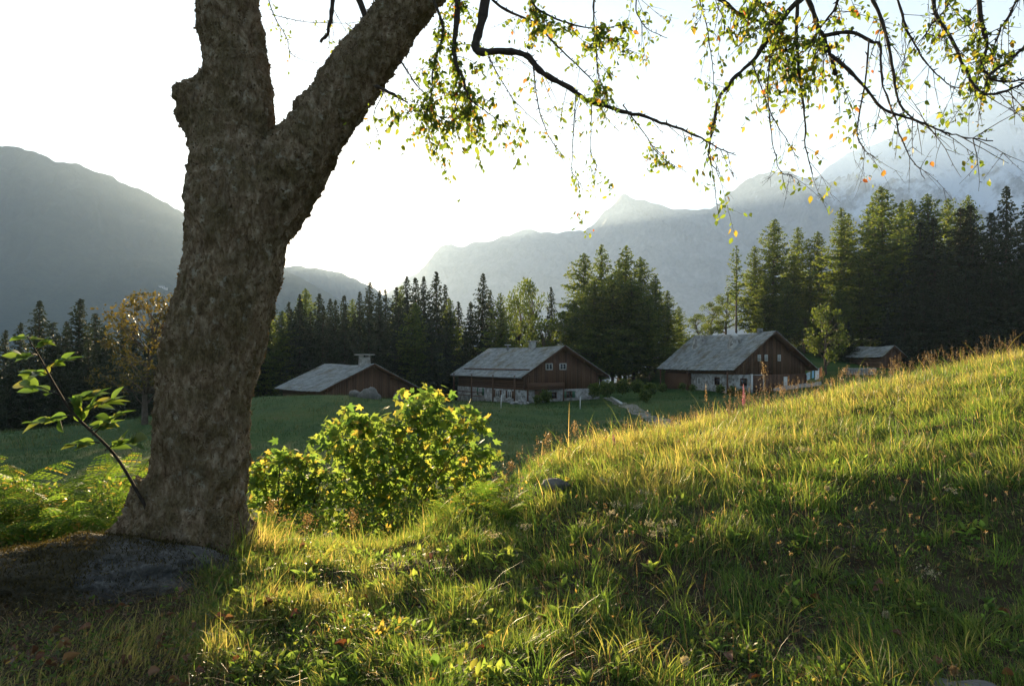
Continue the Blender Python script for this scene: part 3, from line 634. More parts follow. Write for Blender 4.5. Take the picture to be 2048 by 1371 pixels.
# ------------------------------------------------------------------ buildings
def roof_slope(parent, x0, z0, x1, z1, y0, y1, seed, th=0.14):
    """slab from ridge (x0,z0) to eave (x1,z1) with shingle courses on it"""
    r_ = np.random.default_rng(seed)
    d = np.array([x1 - x0, z1 - z0]); L = np.linalg.norm(d); d /= L; nv = np.array([-d[1], d[0]]) * (1 if d[0] > 0 else -1)
    if nv[1] < 0: nv = -nv
    P = lambda s, h: (x0 + d[0] * s + nv[0] * h, z0 + d[1] * s + nv[1] * h)
    tb = TB(); a, b, c_, e_ = P(0, 0), P(L, 0), P(L, -th), P(0, -th)
    poly = [a, e_, c_, b] if d[0] > 0 else [a, b, c_, e_]
    def sag(t_):
        for v in t_.V:
            f = np.clip((v[:, 1] - y0) / (y1 - y0), 0, 1); s_ = np.clip(np.abs(v[:, 0] - x0) / abs(x1 - x0), 0, 1)
            v[:, 2] -= (0.13 * np.sin(math.pi * f) * (1 - .3 * s_) + 0.04 * np.sin(f * 9 + seed) * (1 - s_) - 0.02)
    for q in range(10): tb.prism(poly, y0 + (y1 - y0) * q / 10, y0 + (y1 - y0) * (q + 1) / 10)
    sag(tb); o = link("roof_slope", tb.mesh("roof_slope", M['wood']), parent)
    tb = TB(); s = L + 0.06; row = 0; W = y1 - y0; step = 0.34
    while s > 0.1:
        y = y0 - r_.uniform(0, .4); hb = 0.035
        while y < y1:
            w = r_.uniform(0.28, 0.55); ya, yb = max(y, y0 - .03), min(y + w - 0.015, y1 + .03); y += w
            if yb - ya < 0.06: continue
            j = r_.uniform(-0.035, 0.035); lift = r_.uniform(0.03, 0.055)
            s1 = s + j; s0 = max(0.0, s1 - step * 1.5)
            A, B, C, D_ = P(s0, 0.006), P(s1, 0.012), P(s1, hb + lift), P(s0, 0.02)
            V_ = [(A[0], ya, A[1]), (B[0], ya, B[1]), (B[0], yb, B[1]), (A[0], yb, A[1]), (D_[0], ya, D_[1]), (C[0], ya, C[1]), (C[0], yb, C[1]), (D_[0], yb, D_[1])]
            if d[0] < 0: V_ = [V_[k] for k in (3, 2, 1, 0, 7, 6, 5, 4)]
            tb.hexa(V_, float(np.clip(r_.normal(.5, .22), 0, 1)))
        s -= step; row += 1
    sag(tb); sh = link("shingles", tb.mesh("shingles", M['shingle']), o); sh["kind"] = "stuff"
    return o
def boards(parent, name, poly_top, x0, x1, z0, yface, th, seed, step=0.24, kind='gable', mat='wood'):
    """vertical boards across x at y=yface (facing -y), top height from poly_top(x)"""
    r_ = np.random.default_rng(seed); tb = TB(); x = x0
    while x < x1 - 0.05:
        w = min(step * r_.uniform(.8, 1.2), x1 - x); j = r_.uniform(0, 0.02)
        za, zb = poly_top(x + .01), poly_top(x + w - .012); e = yface - th - j
        zl = z0 + r_.uniform(-.04, .03)
        tb.hexa([(x + .006, e, zl), (x + w - .006, e, zl), (x + w - .006, yface, zl), (x + .006, yface, zl), (x + .006, e, za), (x + w - .006, e, zb), (x + w - .006, yface, zb), (x + .006, yface, za)], float(r_.uniform(0, 1)))
        x += w
    o = link(name, tb.mesh(name, M[mat]), parent); o["kind"] = "stuff"; return o
def logs(parent, name, xface, y0, y1, z0, z1, seed, side=-1, th=0.06):
    r_ = np.random.default_rng(seed); tb = TB(); z = z0
    while z < z1 - .05:
        h = min(r_.uniform(.2, .27), z1 - z); j = r_.uniform(0, .02)
        xa, xb = sorted((xface, xface + side * (th + j))); tb.box(xa, xb, y0, y1, z + .006, z + h - .006, float(r_.uniform(0, 1))); z += h
    o = link(name, tb.mesh(name, M['wood']), parent); o["kind"] = "stuff"; return o
def bx(parent, name, mat, x0, x1, y0, y1, z0, z1):
    tb = TB(); tb.box(x0, x1, y0, y1, z0, z1); return link(name, tb.mesh(name, M[mat]), parent)
def window_y(parent, x, z, w, h, y, frame='white_wood', shutters=None):
    """window on a wall facing -y whose outer face is at y"""
    tb = TB(); f = 0.09
    for a_ in ((x - w / 2, x + w / 2, z, z + f), (x - w / 2, x + w / 2, z + h - f, z + h), (x - w / 2, x - w / 2 + f, z + f, z + h - f), (x + w / 2 - f, x + w / 2, z + f, z + h - f), (x - .03, x + .03, z + f, z + h - f)):
        tb.box(a_[0], a_[1], y - .07, y + .02, a_[2], a_[3])
    o = link("window", tb.mesh("window", M[frame]), parent); bx(o, "pane", 'glass', x - w / 2 + f, x + w / 2 - f, y - .02, y + .015, z + f, z + h - f)
    if shutters:
        for s in (-1, 1): bx(o, "shutter", shutters, *sorted((x + s * (w / 2 + .02), x + s * (w / 2 + .42))), y - .06, y - .01, z, z + h)
    return o
def window_x(parent, y, z, w, h, x, side=-1, frame='white_wood', shutters=None):
    tb = TB(); f = 0.09; xa, xb = sorted((x - side * .02, x + side * .07))
    for a_ in ((y - w / 2, y + w / 2, z, z + f), (y - w / 2, y + w / 2, z + h - f, z + h), (y - w / 2, y - w / 2 + f, z + f, z + h - f), (y + w / 2 - f, y + w / 2, z + f, z + h - f), (y - .03, y + .03, z + f, z + h - f)):
        tb.box(xa, xb, a_[0], a_[1], a_[2], a_[3])
    o = link("window", tb.mesh("window", M[frame]), parent); xa, xb = sorted((x - side * .015, x + side * .02))
    bx(o, "pane", 'glass', xa, xb, y - w / 2 + f, y + w / 2 - f, z + f, z + h - f)
    if shutters:
        xa, xb = sorted((x + side * .01, x + side * .06))
        for s in (-1, 1): bx(o, "shutter", shutters, xa, xb, *sorted((y + s * (w / 2 + .02), y + s * (w / 2 + .42))), z, z + h)
    return o
def rough_box(parent, name, mat, x0, x1, y0, y1, z0, z1, taper=0.0, seed=0, amp=0.03):
    r_ = np.random.default_rng(seed); n = 5; tb = TB()
    zs = np.linspace(z0, z1, n); rings = []
    for k, z in enumerate(zs):
        t = taper * k / (n - 1); cx_, cy_ = (x0 + x1) / 2, (y0 + y1) / 2; hx, hy = (x1 - x0) / 2 * (1 - t), (y1 - y0) / 2 * (1 - t)
        rings += [(cx_ + a_ * hx + r_.normal(0, amp), cy_ + b_ * hy + r_.normal(0, amp), z) for a_, b_ in ((-1, -1), (0, -1), (1, -1), (1, 0), (1, 1), (0, 1), (-1, 1), (-1, 0))]
    T_ = []
    for k in range(n - 1):
        for m_ in range(8):
            p = k * 8 + m_; q = k * 8 + (m_ + 1) % 8; T_ += [(p, q, q + 8), (p, q + 8, p + 8)]
    b0 = (n - 1) * 8; T_ += [(b0, b0 + k, b0 + k + 1) for k in range(1, 7)]
    tb.add(rings, T_); return link(name, tb.mesh(name, M[mat]), parent)

def chalet(name, label, P, phi, L, wl, wr, zr, ze, zb, zstone, seed, oh=0.9, og=1.0, stone_mat='rubble', stone_left=True):
    """gable end faces -y in local axes; ridge runs along +y"""
    e = empty(name, (P[0], P[1], zb), phi); tag(e, label, "chalet")
    H = zr - zb; E = ze - zb; S = zstone
    sl = (H - E) / (wl + oh); sr = (H - E) / (wr + oh)      # slopes
    top = lambda x: H - 0.16 - (sl * -x if x < 0 else sr * x)
    tb = TB(); tb.prism([(-wl, S), (wr, S), (wr, top(wr)), (0, top(0)), (-wl, top(-wl))], 0, L); link("wall", tb.mesh("wall", M['wood']), e)
    tb = TB(); tb.box(-wl - .12, wr + .12, -.12, L + .12, -1.2, S); link("stone_base", tb.mesh("stone_base", M[stone_mat]), e)
    boards(e, "gable_boards", top, -wl, wr, S + .02, -0.005, 0.05, seed)
    logs(e, "side_boards", -wl - .004, 0.02, L - .02, S + .02, top(-wl) - .05, seed + 1, -1)
    logs(e, "side_boards", wr + .004, 0.02, L - .02, S + .02, top(wr) - .05, seed + 2, 1)
    roof_slope(e, 0, H, -wl - oh, E, -og, L + og * .6, seed + 3); roof_slope(e, 0.002, H, wr + oh, E, -og, L + og * .6, seed + 4)
    for x in (-wl * .98, -wl * .5, 0, wr * .5, wr * .98):
        bx(e, "purlin", 'wood', x - .1, x + .1, -og * .9, 0, top(x) - .24, top(x) - .01)
    return e, top, H, E

# middle chalet
c1, top1, H1, E1 = chalet("chalet", "brown timber chalet with stone base and two white gable windows, beyond the bush", (5.48, 78.0), math.radians(32.7), 15.0, 5.0, 5.6, 3.12, -0.38, -3.3, 1.5, 900, stone_left=False)
for x in (-1.6, .35): window_y(c1, x, 3.7, .95, .75, -.06)
window_y(c1, -1.0, .45, .8, .75, -.125, 'wood'); window_y(c1, 1.2, .5, .8, .75, -.125, 'wood', 'shutter_green')
bx(c1, "balcony_rail", 'wood', -4.9, 0.2, -.6, -.5, 1.7, 2.3); bx(c1, "balcony_floor", 'wood', -4.9, 0.2, -.62, -.06, 1.55, 1.66)
bx(c1, "door", 'wood', -3.6, -2.6, -.17, -.1, -.1, 1.45)
for x in (-4.8, -2.3, 0.1): bx(c1, "post", 'wood', x - .07, x + .07, -.6, -.46, -.4, 3.0 if x < -4 else 2.3)
for y in (2.6, 5.2, 9.2): window_x(c1, y, .5 + (.0 if y < 6 else .1), .8, .85, -5.13, -1, 'white_wood', 'shutter_green' if y > 6 else 'wood')
for y in (.4, 5, 10, 14.6): bx(c1, "eave_post", 'wood', -6.0, -5.86, y - .07, y + .07, -.4, E1 + .18)
bx(c1, "railing", 'wood', -5.98, -5.88, 7.5, 14.5, .45, .55); bx(c1, "railing", 'wood', -5.98, -5.88, 7.5, 14.5, .9, 1.0)
def on_slope(H, E, w, oh, x): return H - (H - E) / (w + oh) * abs(x)
zz = on_slope(H1, E1, 5.0, .9, 4.75)
tb = TB(); tb.tube([(-4.75, -.8, zz + .14), (-4.75, 14, zz + .14)], [.08, .08], 6); link("snow_guard", tb.mesh("snow_guard", M['wood'], True), c1)
bx(c1, "gutter", 'metal', -6.06, -5.92, -1.0, 15.4, E1 - .1, E1 + .02)
ch = rough_box(c1, "chimney", 'rubble', -.9, -.2, 4.4, 5.1, H1 - .7, H1 + .6, .1, 3); bx(ch, "chimney_cap", 'slab', -1.0, -.1, 4.3, 5.2, H1 + .6, H1 + .7)
ch = bx(c1, "vent_pipe", 'metal', -.75, -.55, 10, 10.2, H1 - .5, H1 + .25); bx(ch, "vent_cap", 'white_wood', -.95, -.35, 9.8, 10.4, H1 + .25, H1 + .34)

# right chalet
c2, top2, H2, E2 = chalet("chalet", "large dark chalet with broad shingled roof and two stone chimneys, washing hung beside it", (30.2, 80.0), math.radians(20.5), 14.0, 5.0, 5.2, 4.84, .36, -2.35, 2.2, 950, oh=1.0, og=1.1)
for x in (-1.6, -.6, 1.3): window_y(c2, x, 3.75, .42, .75, -.06)
window_y(c2, -3.9, .9, .9, .9, -.125, 'wood'); bx(c2, "door_post", 'white_wood', -2.95, -2.7, -.3, -.12, -.3, 2.25); bx(c2, "door", 'wood', -2.6, -1.2, -.18, -.11, -.2, 2.1)
bx(c2, "plank", 'white_wood', 1.8, 2.3, -.3, -.2, .2, 1.9)
logs(c2, "lower_boards", 5.2, -.3, -.1, 0, 2.1, 5)
tb = TB(); x = -.9
while x < 5.1:
    w = random.uniform(.2, .3); tb.box(x, x + w - .01, -.2 - random.uniform(0, .02), -.125, -.3, 2.2, random.random()); x += w
o = link("lower_gable_boards", tb.mesh("lower_gable_boards", M['wood']), c2); o["kind"] = "stuff"
window_x(c2, 3.0, .9, .9, .95, -5.13, -1, 'wood'); window_x(c2, 6.5, .9, .7, .8, -5.13, -1)
tb = TB(); tb.box(-5.3, -5.14, 8.2, 13.9, -.4, 2.2); link("barn_door", tb.mesh("barn_door", M['wood']), c2)
for y in (.2, 7.9, 14): bx(c2, "eave_post", 'wood', -5.95, -5.8, y - .08, y + .08, -.6, E2 + 2.35 - 2.35 + .2 if False else E2 + .15)
for k, y in enumerate((3.8, 11.0)):
    z_ = on_slope(H2, E2, 5.0, 1.0, 1.9)
    ch = rough_box(c2, "chimney", 'rubble', -2.65, -1.25, y - .7, y + .7, z_ - .9, z_ + 1.0, .35, 20 + k)
    if k == 0:
        tb = TB(); tb.tube([(-1.95, y, z_ + 1.0), (-1.95, y, z_ + 1.15), (-1.95, y, z_ + 1.3), (-1.95, y, z_ + 1.42)], [.42, .4, .28, .05], 8); link("chimney_cap", tb.mesh("chimney_cap", M['white_wood'], True), ch)
    else:
        for a_ in (-.35, .05, .4): bx(ch, "cap_stone", 'slab', -1.95 + a_ - .1, -1.95 + a_ + .1, y - .3, y + .3, z_ + .96, z_ + 1.4)
bx(c2, "ridge_vent", 'metal', -.35, .1, 1.2, 1.7, H2 - .2, H2 + .42)

# low barn
c3, top3, H3, E3 = chalet("barn", "low barn with long pale shingled roof half hidden by the grassy mound", (-14.9, 72.0), math.radians(41), 10.0, 5.3, 4.9, 1.08, -1.62, -3.7, .5, 1000, oh=.75, og=.8)
ch = rough_box(c3, "chimney", 'rubble', -.75, .35, .5, 1.4, H3 - .7, H3 + .75, .12, 31); o = bx(ch, "chimney_cap", 'slab', -1.0, .6, .2, 1.7, H3 + .95, H3 + 1.07)
for a_ in (-.6, .2): bx(ch, "cap_stone", 'slab', a_ - .1, a_ + .1, .6, 1.3, H3 + .73, H3 + .95)
c3["category"] = "barn"
# shed
c4, top4, H4, E4 = chalet("shed", "small dark shed with grey shingled roof at the forest edge", (52.8, 95.0), math.radians(19), 5.6, 1.7, 1.9, 3.5, 1.95, -.35, .25, 1050, oh=.45, og=.5)
c4["category"] = "shed"; bx(c4, "door", 'wood', -.5, .5, -.18, -.06, .1, 1.9)

# far house on the mountain flank
def flank(px, py):
    CX, YY, ZZ = LM; u = CX / YY * F + 1024; v = 720 - (ZZ - EYE) / YY * F
    d = (u - px) ** 2 + (v - py) ** 2; k = np.unravel_index(np.argmin(np.where(YY < 3000, d, 1e9)), d.shape); return np.array([CX[k], YY[k], ZZ[k]])
fh = flank(325, 574); e = empty("farmhouse", (fh[0], fh[1], fh[2] - 4), .4); e.scale = (2.2, 2.2, 2.2); tag(e, "tiny pale farmhouse high on the forested mountain slope", "house")
tb = TB(); tb.box(-4.5, 4.5, -2.5, 2.5, -2, 3); link("wall", tb.mesh("wall", M['white_wood']), e)
tb = TB(); tb.prism([(-5, 3), (5, 3), (4.3, 5.2), (-4.3, 5.2)], -3, 3); link("roof", tb.mesh("roof", M['shingle']), e)
for x in (-3, 0, 3): bx(e, "window", 'glass', x - .5, x + .5, -2.56, -2.5, .6, 1.9)
bx(e, "annex", 'white_wood', 4.52, 8.5, -2, 2, -3, 2)

# ---- small things round the chalets
def loc(e, x, y, z=0):
    m_ = Matrix.Rotation(e.rotation_euler.z, 4, 'Z'); v = m_ @ Vector((x, y, z)); return np.array([e.location.x + v.x, e.location.y + v.y, e.location.z + v.z])
# washing line
p0 = loc(c2, 5.3, .2, 2.2); p1 = at(1644, 733, 84.5)
gl = float(ground(p1[0], p1[1])); e = empty("washing_line", (p1[0], p1[1], gl)); tag(e, "washing line strung from the large chalet to a post", "washing line")
tb = TB(); tb.tube([(p1[0], p1[1], gl - .3), (p1[0], p1[1], p1[2] + .1)], [.05, .05], 6); link("post", tb.mesh("post", M['wood'], base=(p1[0], p1[1], gl)), e)
tb = TB(); tb.tube([p0, (p0 + p1) / 2 - np.array([0, 0, .05]), p1], [.012] * 3, 4); link("line", tb.mesh("line", M['metal'], base=(p1[0], p1[1], gl)), e)
for k, (t0, t1, mt, nm, lb) in enumerate([(.12, .34, 'cloth_blue', 'towel', "pale blue cloth hanging nearest the chalet on the washing line"), (.44, .55, 'cloth_blue', 'shirt', "small light cloth in the middle of the washing line"), (.62, .84, 'cloth_white', 'sheet', "square white sheet hanging on the washing line"), (.86, .97, 'cloth_orange', 'towel', "orange cloth at the far end of the washing line")]):
    tb = TB(); n_ = 9; hh = [.85, .9, 1.25, 1.15][k]; ts = np.linspace(t0, t1, n_); top_ = p0 + (p1 - p0) * ts[:, None]; top_[:, 2] -= .02
    V_ = []; pr = np.array([-(p1 - p0)[1], (p1 - p0)[0], 0]); pr /= np.linalg.norm(pr)
    for q in range(5): V_.append(top_ + pr * (0.06 * q / 4 * np.sin(np.arange(n_) * 1.7 + k))[:, None] - np.array([0, 0, hh * q / 4]))
    fr = np.concatenate(V_); bkk = fr + pr * .02; nq = len(fr); T_ = []
    for q in range(4):
        for m_ in range(n_ - 1):
            a_ = q * n_ + m_; T_ += [(a_, a_ + n_, a_ + n_ + 1), (a_, a_ + n_ + 1, a_ + 1), (nq + a_, nq + a_ + n_ + 1, nq + a_ + n_), (nq + a_, nq + a_ + 1, nq + a_ + n_ + 1)]
    b_ = fr.mean(0); tb.add(np.vstack([fr, bkk]) - b_, T_); o = link(nm, tb.mesh(nm, M[mt], True)); o.location = tuple(b_); tag(o, lb, "laundry", "laundry on the line")

def rock(name, loc_, size, seed, label, cat="rock", mat='grey_rock', sub=4, group=None, rz=0.0, cut=0.0):
    import bmesh
    bm = bmesh.new(); bmesh.ops.create_icosphere(bm, subdivisions=sub, radius=1.0)
    so = Vector((seed * 3.7, seed * 1.3, seed * 2.1))
    for v in bm.verts:
        p = v.co.copy(); n_ = p.normalized()
        d_ = 1 + 0.28 * mnoise.noise(n_ * 1.3 + so) + 0.16 * mnoise.noise(n_ * 2.9 + so) + 0.06 * mnoise.noise(n_ * 7 + so) + 0.03 * mnoise.noise(n_ * 16 + so)
        for q in range(4):
            ax = Vector((math.sin(seed + q * 2.1), math.cos(seed * 1.7 + q), math.sin(q * 1.3 + seed * .5))).normalized(); dp = n_.dot(ax) * d_
            if dp > .72 + cut: d_ *= (.72 + cut) / dp * .6 + .4
        v.co = Vector((n_.x * size[0], n_.y * size[1], n_.z * size[2])) * d_
    me = bpy.data.meshes.new(name); bm.to_mesh(me); bm.free()
    me.polygons.foreach_set("use_smooth", np.ones(len(me.polygons), dtype=bool)); me.materials.append(M[mat])
    o = bpy.data.objects.new(name, me); COL.objects.link(o); o.location = tuple(float(v) for v in loc_); o.rotation_euler = (0, 0, rz)
    tag(o, label, cat, group); return o
g = gp(738, 49.5); rock("boulder", g + (0, 0, -.05), (.85, .8, .85), 4, "large pale boulder with slanting top on the grassy mound", "boulder", sub=3)
g = gp(712, 50); rock("boulder", g + (0, 0, .05), (.55, .5, .42), 9, "rounded boulder leaning against the slanting boulder on the mound", "boulder", sub=3)
g = gp(798, 50); rock("boulder", g + (0, 0, .0), (.45, .45, .55), 13, "small dark pointed boulder beside the bush top on the mound", "boulder", sub=3)
# stone heap before the middle chalet: separate stones
for k in range(26):
    b_ = at(1040 + random.uniform(-18, 18), 805, 72.5); b_[1] += random.uniform(-.5, .5); b_[2] = float(ground(b_[0], b_[1])) + .05 + .45 * random.random() * (1 - abs(b_[0] - at(1040, 805, 72.5)[0]) / 1.2)
    rock("stone", b_, (.2, .18, .15), k + 50, "pale stone in the heap before the middle chalet corner", "stone", 'slab', 1, "stone heap before the middle chalet")
# stakes
for px, Y, hp, lb in ((1002, 62, 26, "thin pale stake in the meadow before the middle chalet door"), (1160, 62, 24, "thin pale stake in the meadow by the chalet stone base"), (1240, 66, 0, None)):
    if lb is None: continue
    g = gp(px, Y); tb = TB(); tb.tube([(0, 0, -.3), (.02, 0, hp / F * Y)], [.045, .04], 5); o = link("stake", tb.mesh("stake", M['white_wood'])); o.location = tuple(g); tag(o, lb, "stake", "stakes in the meadow")
# pale beam by the path, terrace edging, planks, timber stack
a_, b_ = gp(1222, 74) + (0, 0, .55), gp(1243, 70) + (0, 0, .12)
tb = TB(); m_ = (a_ + b_) / 2; tb.tube([a_ - m_, b_ - m_], [.12, .12], 5); o = link("beam", tb.mesh("beam", M['white_wood'])); o.location = tuple(m_); tag(o, "pale weathered beam lying beside the gravel path", "beam")
q0, q1 = loc(c2, -1.0, -1.5), loc(c2, 6.2, -1.3)
e = empty("terrace_wall", (q0 + q1) / 2); tag(e, "low pale stone edging along the gable of the large chalet", "wall")
mid = (q0 + q1) / 2; n_ = 14
for k in range(n_):
    t = (k + .5) / n_; c_ = q0 + (q1 - q0) * t; zg = float(ground(c_[0], c_[1])); hw = np.linalg.norm(q1 - q0) / n_ / 2 - .02
    tb = TB(); tb.box(-hw, hw, -.2 - random.uniform(0, .05), .2, zg - .3 - mid[2], zg + .42 + random.uniform(-.05, .05) - mid[2])
    o = link("stone", tb.mesh("stone", M['slab']), e); o.location = (c_[0] - mid[0], c_[1] - mid[1], 0); o.rotation_euler = (0, 0, math.atan2((q1 - q0)[1], (q1 - q0)[0]))
def trestle(px, Y, label):
    g = gp(px, Y); e = empty("table", g, .3); tag(e, label, "table")
    bx(e, "table_top", 'wood', -1.1, 1.1, -.4, .4, .7, .78)
    for x in (-.85, .85):
        for y in (-.3, .3): bx(e, "leg", 'wood', x - .05, x + .05, y - .05, y + .05, -.15, .7)
    for y in (-.75, .75): bx(e, "bench", 'wood', -1.0, 1.0, y - .14, y + .14, .4, .46)
trestle(1528, 75, "dark wooden picnic table below the large chalet gable")
e = empty("woodpile", gp(1722, 90)); tag(e, "low pile of pale split logs in front of the shed", "woodpile")
for k in range(44):
    tb = TB(); x = (k % 11) * .34 - 1.8 + random.uniform(-.05, .05); z = (k // 11) * .22 + .1; tb.tube([(x, -.5, z), (x, .5 + random.uniform(-.1, .1), z)], [.13 * random.uniform(.8, 1.1)] * 2, 6)
    link("log", tb.mesh("log", M['slab']), e)
# ------------------------------------------------------------------ the great tree
TY = 5.2
tree_base = gp(380, TY)
great = empty("old_tree", tree_base); tag(great, "old rough-barked tree with forked trunk and overhanging leafy branches", "tree")
TBASE = np.array(great.location)
def to_m(px): return px / F * TY
def px_path(pts, Y0=TY):
    """(px, py, radius_px, dY) -> points, radii"""
    P = [at(a_[0], a_[1], Y0 + (a_[3] if len(a_) > 3 else 0)) for a_ in pts]; R = [to_m(a_[2]) * .955 for a_ in pts]; return np.array(P), np.array(R)
bole, bole_r = px_path([(372, 1180, 118), (376, 1110, 108), (384, 1060, 102), (394, 980, 99), (404, 880, 97), (413, 800, 96), (428, 720, 97), (445, 640, 98), (462, 560, 99), (474, 480, 101), (478, 400, 102), (475, 340, 95), (470, 280, 84), (474, 200, 72), (470, 120, 66), (462, 50, 65), (457, -30, 64), (448, -180, 58), (432, -400, 46), (425, -640, 30)])
limb, limb_r = px_path([(490, 480, 80), (530, 415, 82), (578, 345, 76), (625, 278, 68), (672, 210, 62), (718, 142, 60), (768, 72, 58), (822, 0, 57), (880, -80, 54), (950, -200, 48), (1060, -330, 40), (1240, -430, 32), (1450, -480, 26, -.3), (1640, -470, 20, -.5), (1820, -430, 14, -.6)])
burl, burl_r = px_path([(468, 262, 64), (428, 226, 58), (392, 206, 52), (366, 198, 36), (356, 198, 26)])
burl2, burl2_r = px_path([(455, 330, 50), (415, 290, 38), (388, 245, 34), (368, 215, 26)])
knob, knob_r = px_path([(448, 150, 36), (420, 172, 34), (392, 185, 30)])
rv = TB()
for P_, R_ in ((bole, bole_r), (limb[:12], limb_r[:12]), (burl, burl_r), (burl2, burl2_r), (knob, knob_r)):
    SP = smooth_path(np.column_stack([P_, R_]), per=4); rv.tube(SP[:, :3], SP[:, 3], 20)
for k, (dx, dy, L_) in enumerate([(-1, -.3, .75), (.5, -.9, .6), (1, .1, .7), (-.4, .9, .7), (-.6, -.8, .65), (.9, -.5, .55)]):
    b0 = tree_base; p0_ = b0 + np.array([dx * .2, dy * .2, .5]); p1_ = b0 + np.array([dx * .34, dy * .34, .16]); p2_ = b0 + np.array([dx * L_, dy * L_, -.12])
    rv.tube(smooth_path([p0_, p1_, p2_], per=5), np.linspace(.17, .06, 11), 10)
raw = rv.mesh("trunk_raw"); ro = link("trunk_raw", raw)
md = ro.modifiers.new("r", 'REMESH'); md.mode = 'VOXEL'; md.voxel_size = 0.017
dg = bpy.context.evaluated_depsgraph_get(); ev = ro.evaluated_get(dg); me = bpy.data.meshes.new_from_object(ev)
bpy.data.objects.remove(ro)
n = len(me.vertices); co = np.empty(n * 3, np.float32); me.vertices.foreach_get("co", co); co = co.reshape(-1, 3).astype(float)
no = np.empty(n * 3, np.float32); me.vertices.foreach_get("normal", no); no = no.reshape(-1, 3).astype(float)
dsp = np.empty(n); nz = mnoise.noise
for q in range(n):
    x, y, z = co[q]
    a_ = nz((x * 2.2, y * 2.2, z * 1.6)); b_ = nz((x * 9, y * 9, z * 6)); c_ = nz((x * 24, y * 24, z * 15)); d_ = nz((x * 48 + 7, y * 48, z * 32))
    e_ = 1 - abs(nz((x * 11 + 3 + .8 * b_, y * 11, z * 2.2 + .6 * a_))) * 1.7; f_ = nz((x * 3 + 9, y * 3, z * 2))
    dsp[q] = 0.045 * a_ + 0.024 * b_ + 0.018 * (abs(c_) * 1.6 - .4) + 0.008 * d_ + (0.032 + .02 * f_) * (e_ - .45) - .012
co2 = co + no * dsp[:, None]
me.vertices.foreach_set("co", (co2 - TBASE).astype(np.float32).ravel()); me.update()
me.polygons.foreach_set("use_smooth", np.ones(len(me.polygons), dtype=bool)); me.materials.clear(); me.materials.append(M['bark']); me.name = "trunk"
trunk = link("trunk", me, great); TRUNKV = co2; TRUNKN = no
# bark flakes and moss tufts that roughen the outline
idx = rng.integers(0, n, 26000); idx = idx[(co2[idx, 2] < 5.2)]
P = co2[idx]; N_ = no[idx]; m_ = len(idx)
tang = np.cross(N_, rand_dirs(m_)); X = nrm(tang * .9 + N_ * rng.uniform(0.1, .9, m_)[:, None] + np.array([0, 0, .25]))
V0 = np.array([(-.2, -.3, 0), (.4, -.42, .08), (1, -.05, .0), (.5, .4, -.06), (-.1, .3, 0.05)]); T0 = [(0, 1, 2), (0, 2, 3), (0, 3, 4)]
V, T, ti = scatter(V0, T0, P, frames(X, N_ + .5 * rand_dirs(m_)), rng.uniform(.006, .018, m_) * np.where(rng.random(m_) < .05, 1.7, 1), np.clip(rng.normal(.5, .17, m_), 0, 1))
o = link("bark_flakes", tri_mesh("bark_flakes", V - TBASE, T, ti, mats=[M['flake']]), great); o["kind"] = "stuff"

# leaf shape
def oval_leaf(n=5, w=.27, fold=.12, bend=.12):
    V_ = [(0, 0, 0)]; ts = np.linspace(.14, 1, n)
    for t in ts: 
        ww = w * math.sin(math.pi * min(1, t ** .8)) + (0.0 if t < 1 else 0); V_ += [(t, ww, fold * ww * 2 - bend * t * t), (t, 0, -bend * t * t), (t, -ww, fold * ww * 2 - bend * t * t)]
    T_ = [(0, 2, 1), (0, 3, 2)]
    for k in range(n - 1):
        a_ = 1 + 3 * k; b_ = a_ + 3; T_ += [(a_, a_ + 1, b_ + 1), (a_, b_ + 1, b_), (a_ + 1, a_ + 2, b_ + 2), (a_ + 1, b_ + 2, b_ + 1)]
    return np.array(V_), np.array(T_)
LV, LT = oval_leaf()
twigV = []   # collected leaf positions: pos, dir, size
LP, LD_, LS = [], [], []
def add_leaves(P, dens, size, jitter=.02, spread=1.0):
    """leaves in little groups along a polyline"""
    seg = np.linalg.norm(np.diff(P, axis=0), axis=1); L = seg.sum(); m_ = rng.poisson(dens * L)
    if m_ == 0: return
    s = rng.uniform(0.1, 1, m_) * L; cs = np.concatenate([[0], np.cumsum(seg)])
    for v in s:
        k = min(len(seg) - 1, np.searchsorted(cs, v) - 1); k = max(k, 0); p = P[k] + (P[k + 1] - P[k]) * ((v - cs[k]) / max(seg[k], 1e-6))
        for q in range(rng.integers(1, 4)):
            d_ = nrm(rng.normal(0, .55, 3) * spread + np.array([0, 0, -.75]))
            LP.append(p + rng.normal(0, jitter, 3)); LD_.append(d_); LS.append(size * rng.uniform(.55, 1.25))
limb_s = smooth_path(np.column_stack([limb, limb_r]), per=6)
def near_limb(p):
    d_ = np.linalg.norm((limb_s[:, :3] - p) * np.array([1, 1, .6]), axis=1); d_[:20] += 5; return limb_s[np.argmin(d_), :3]
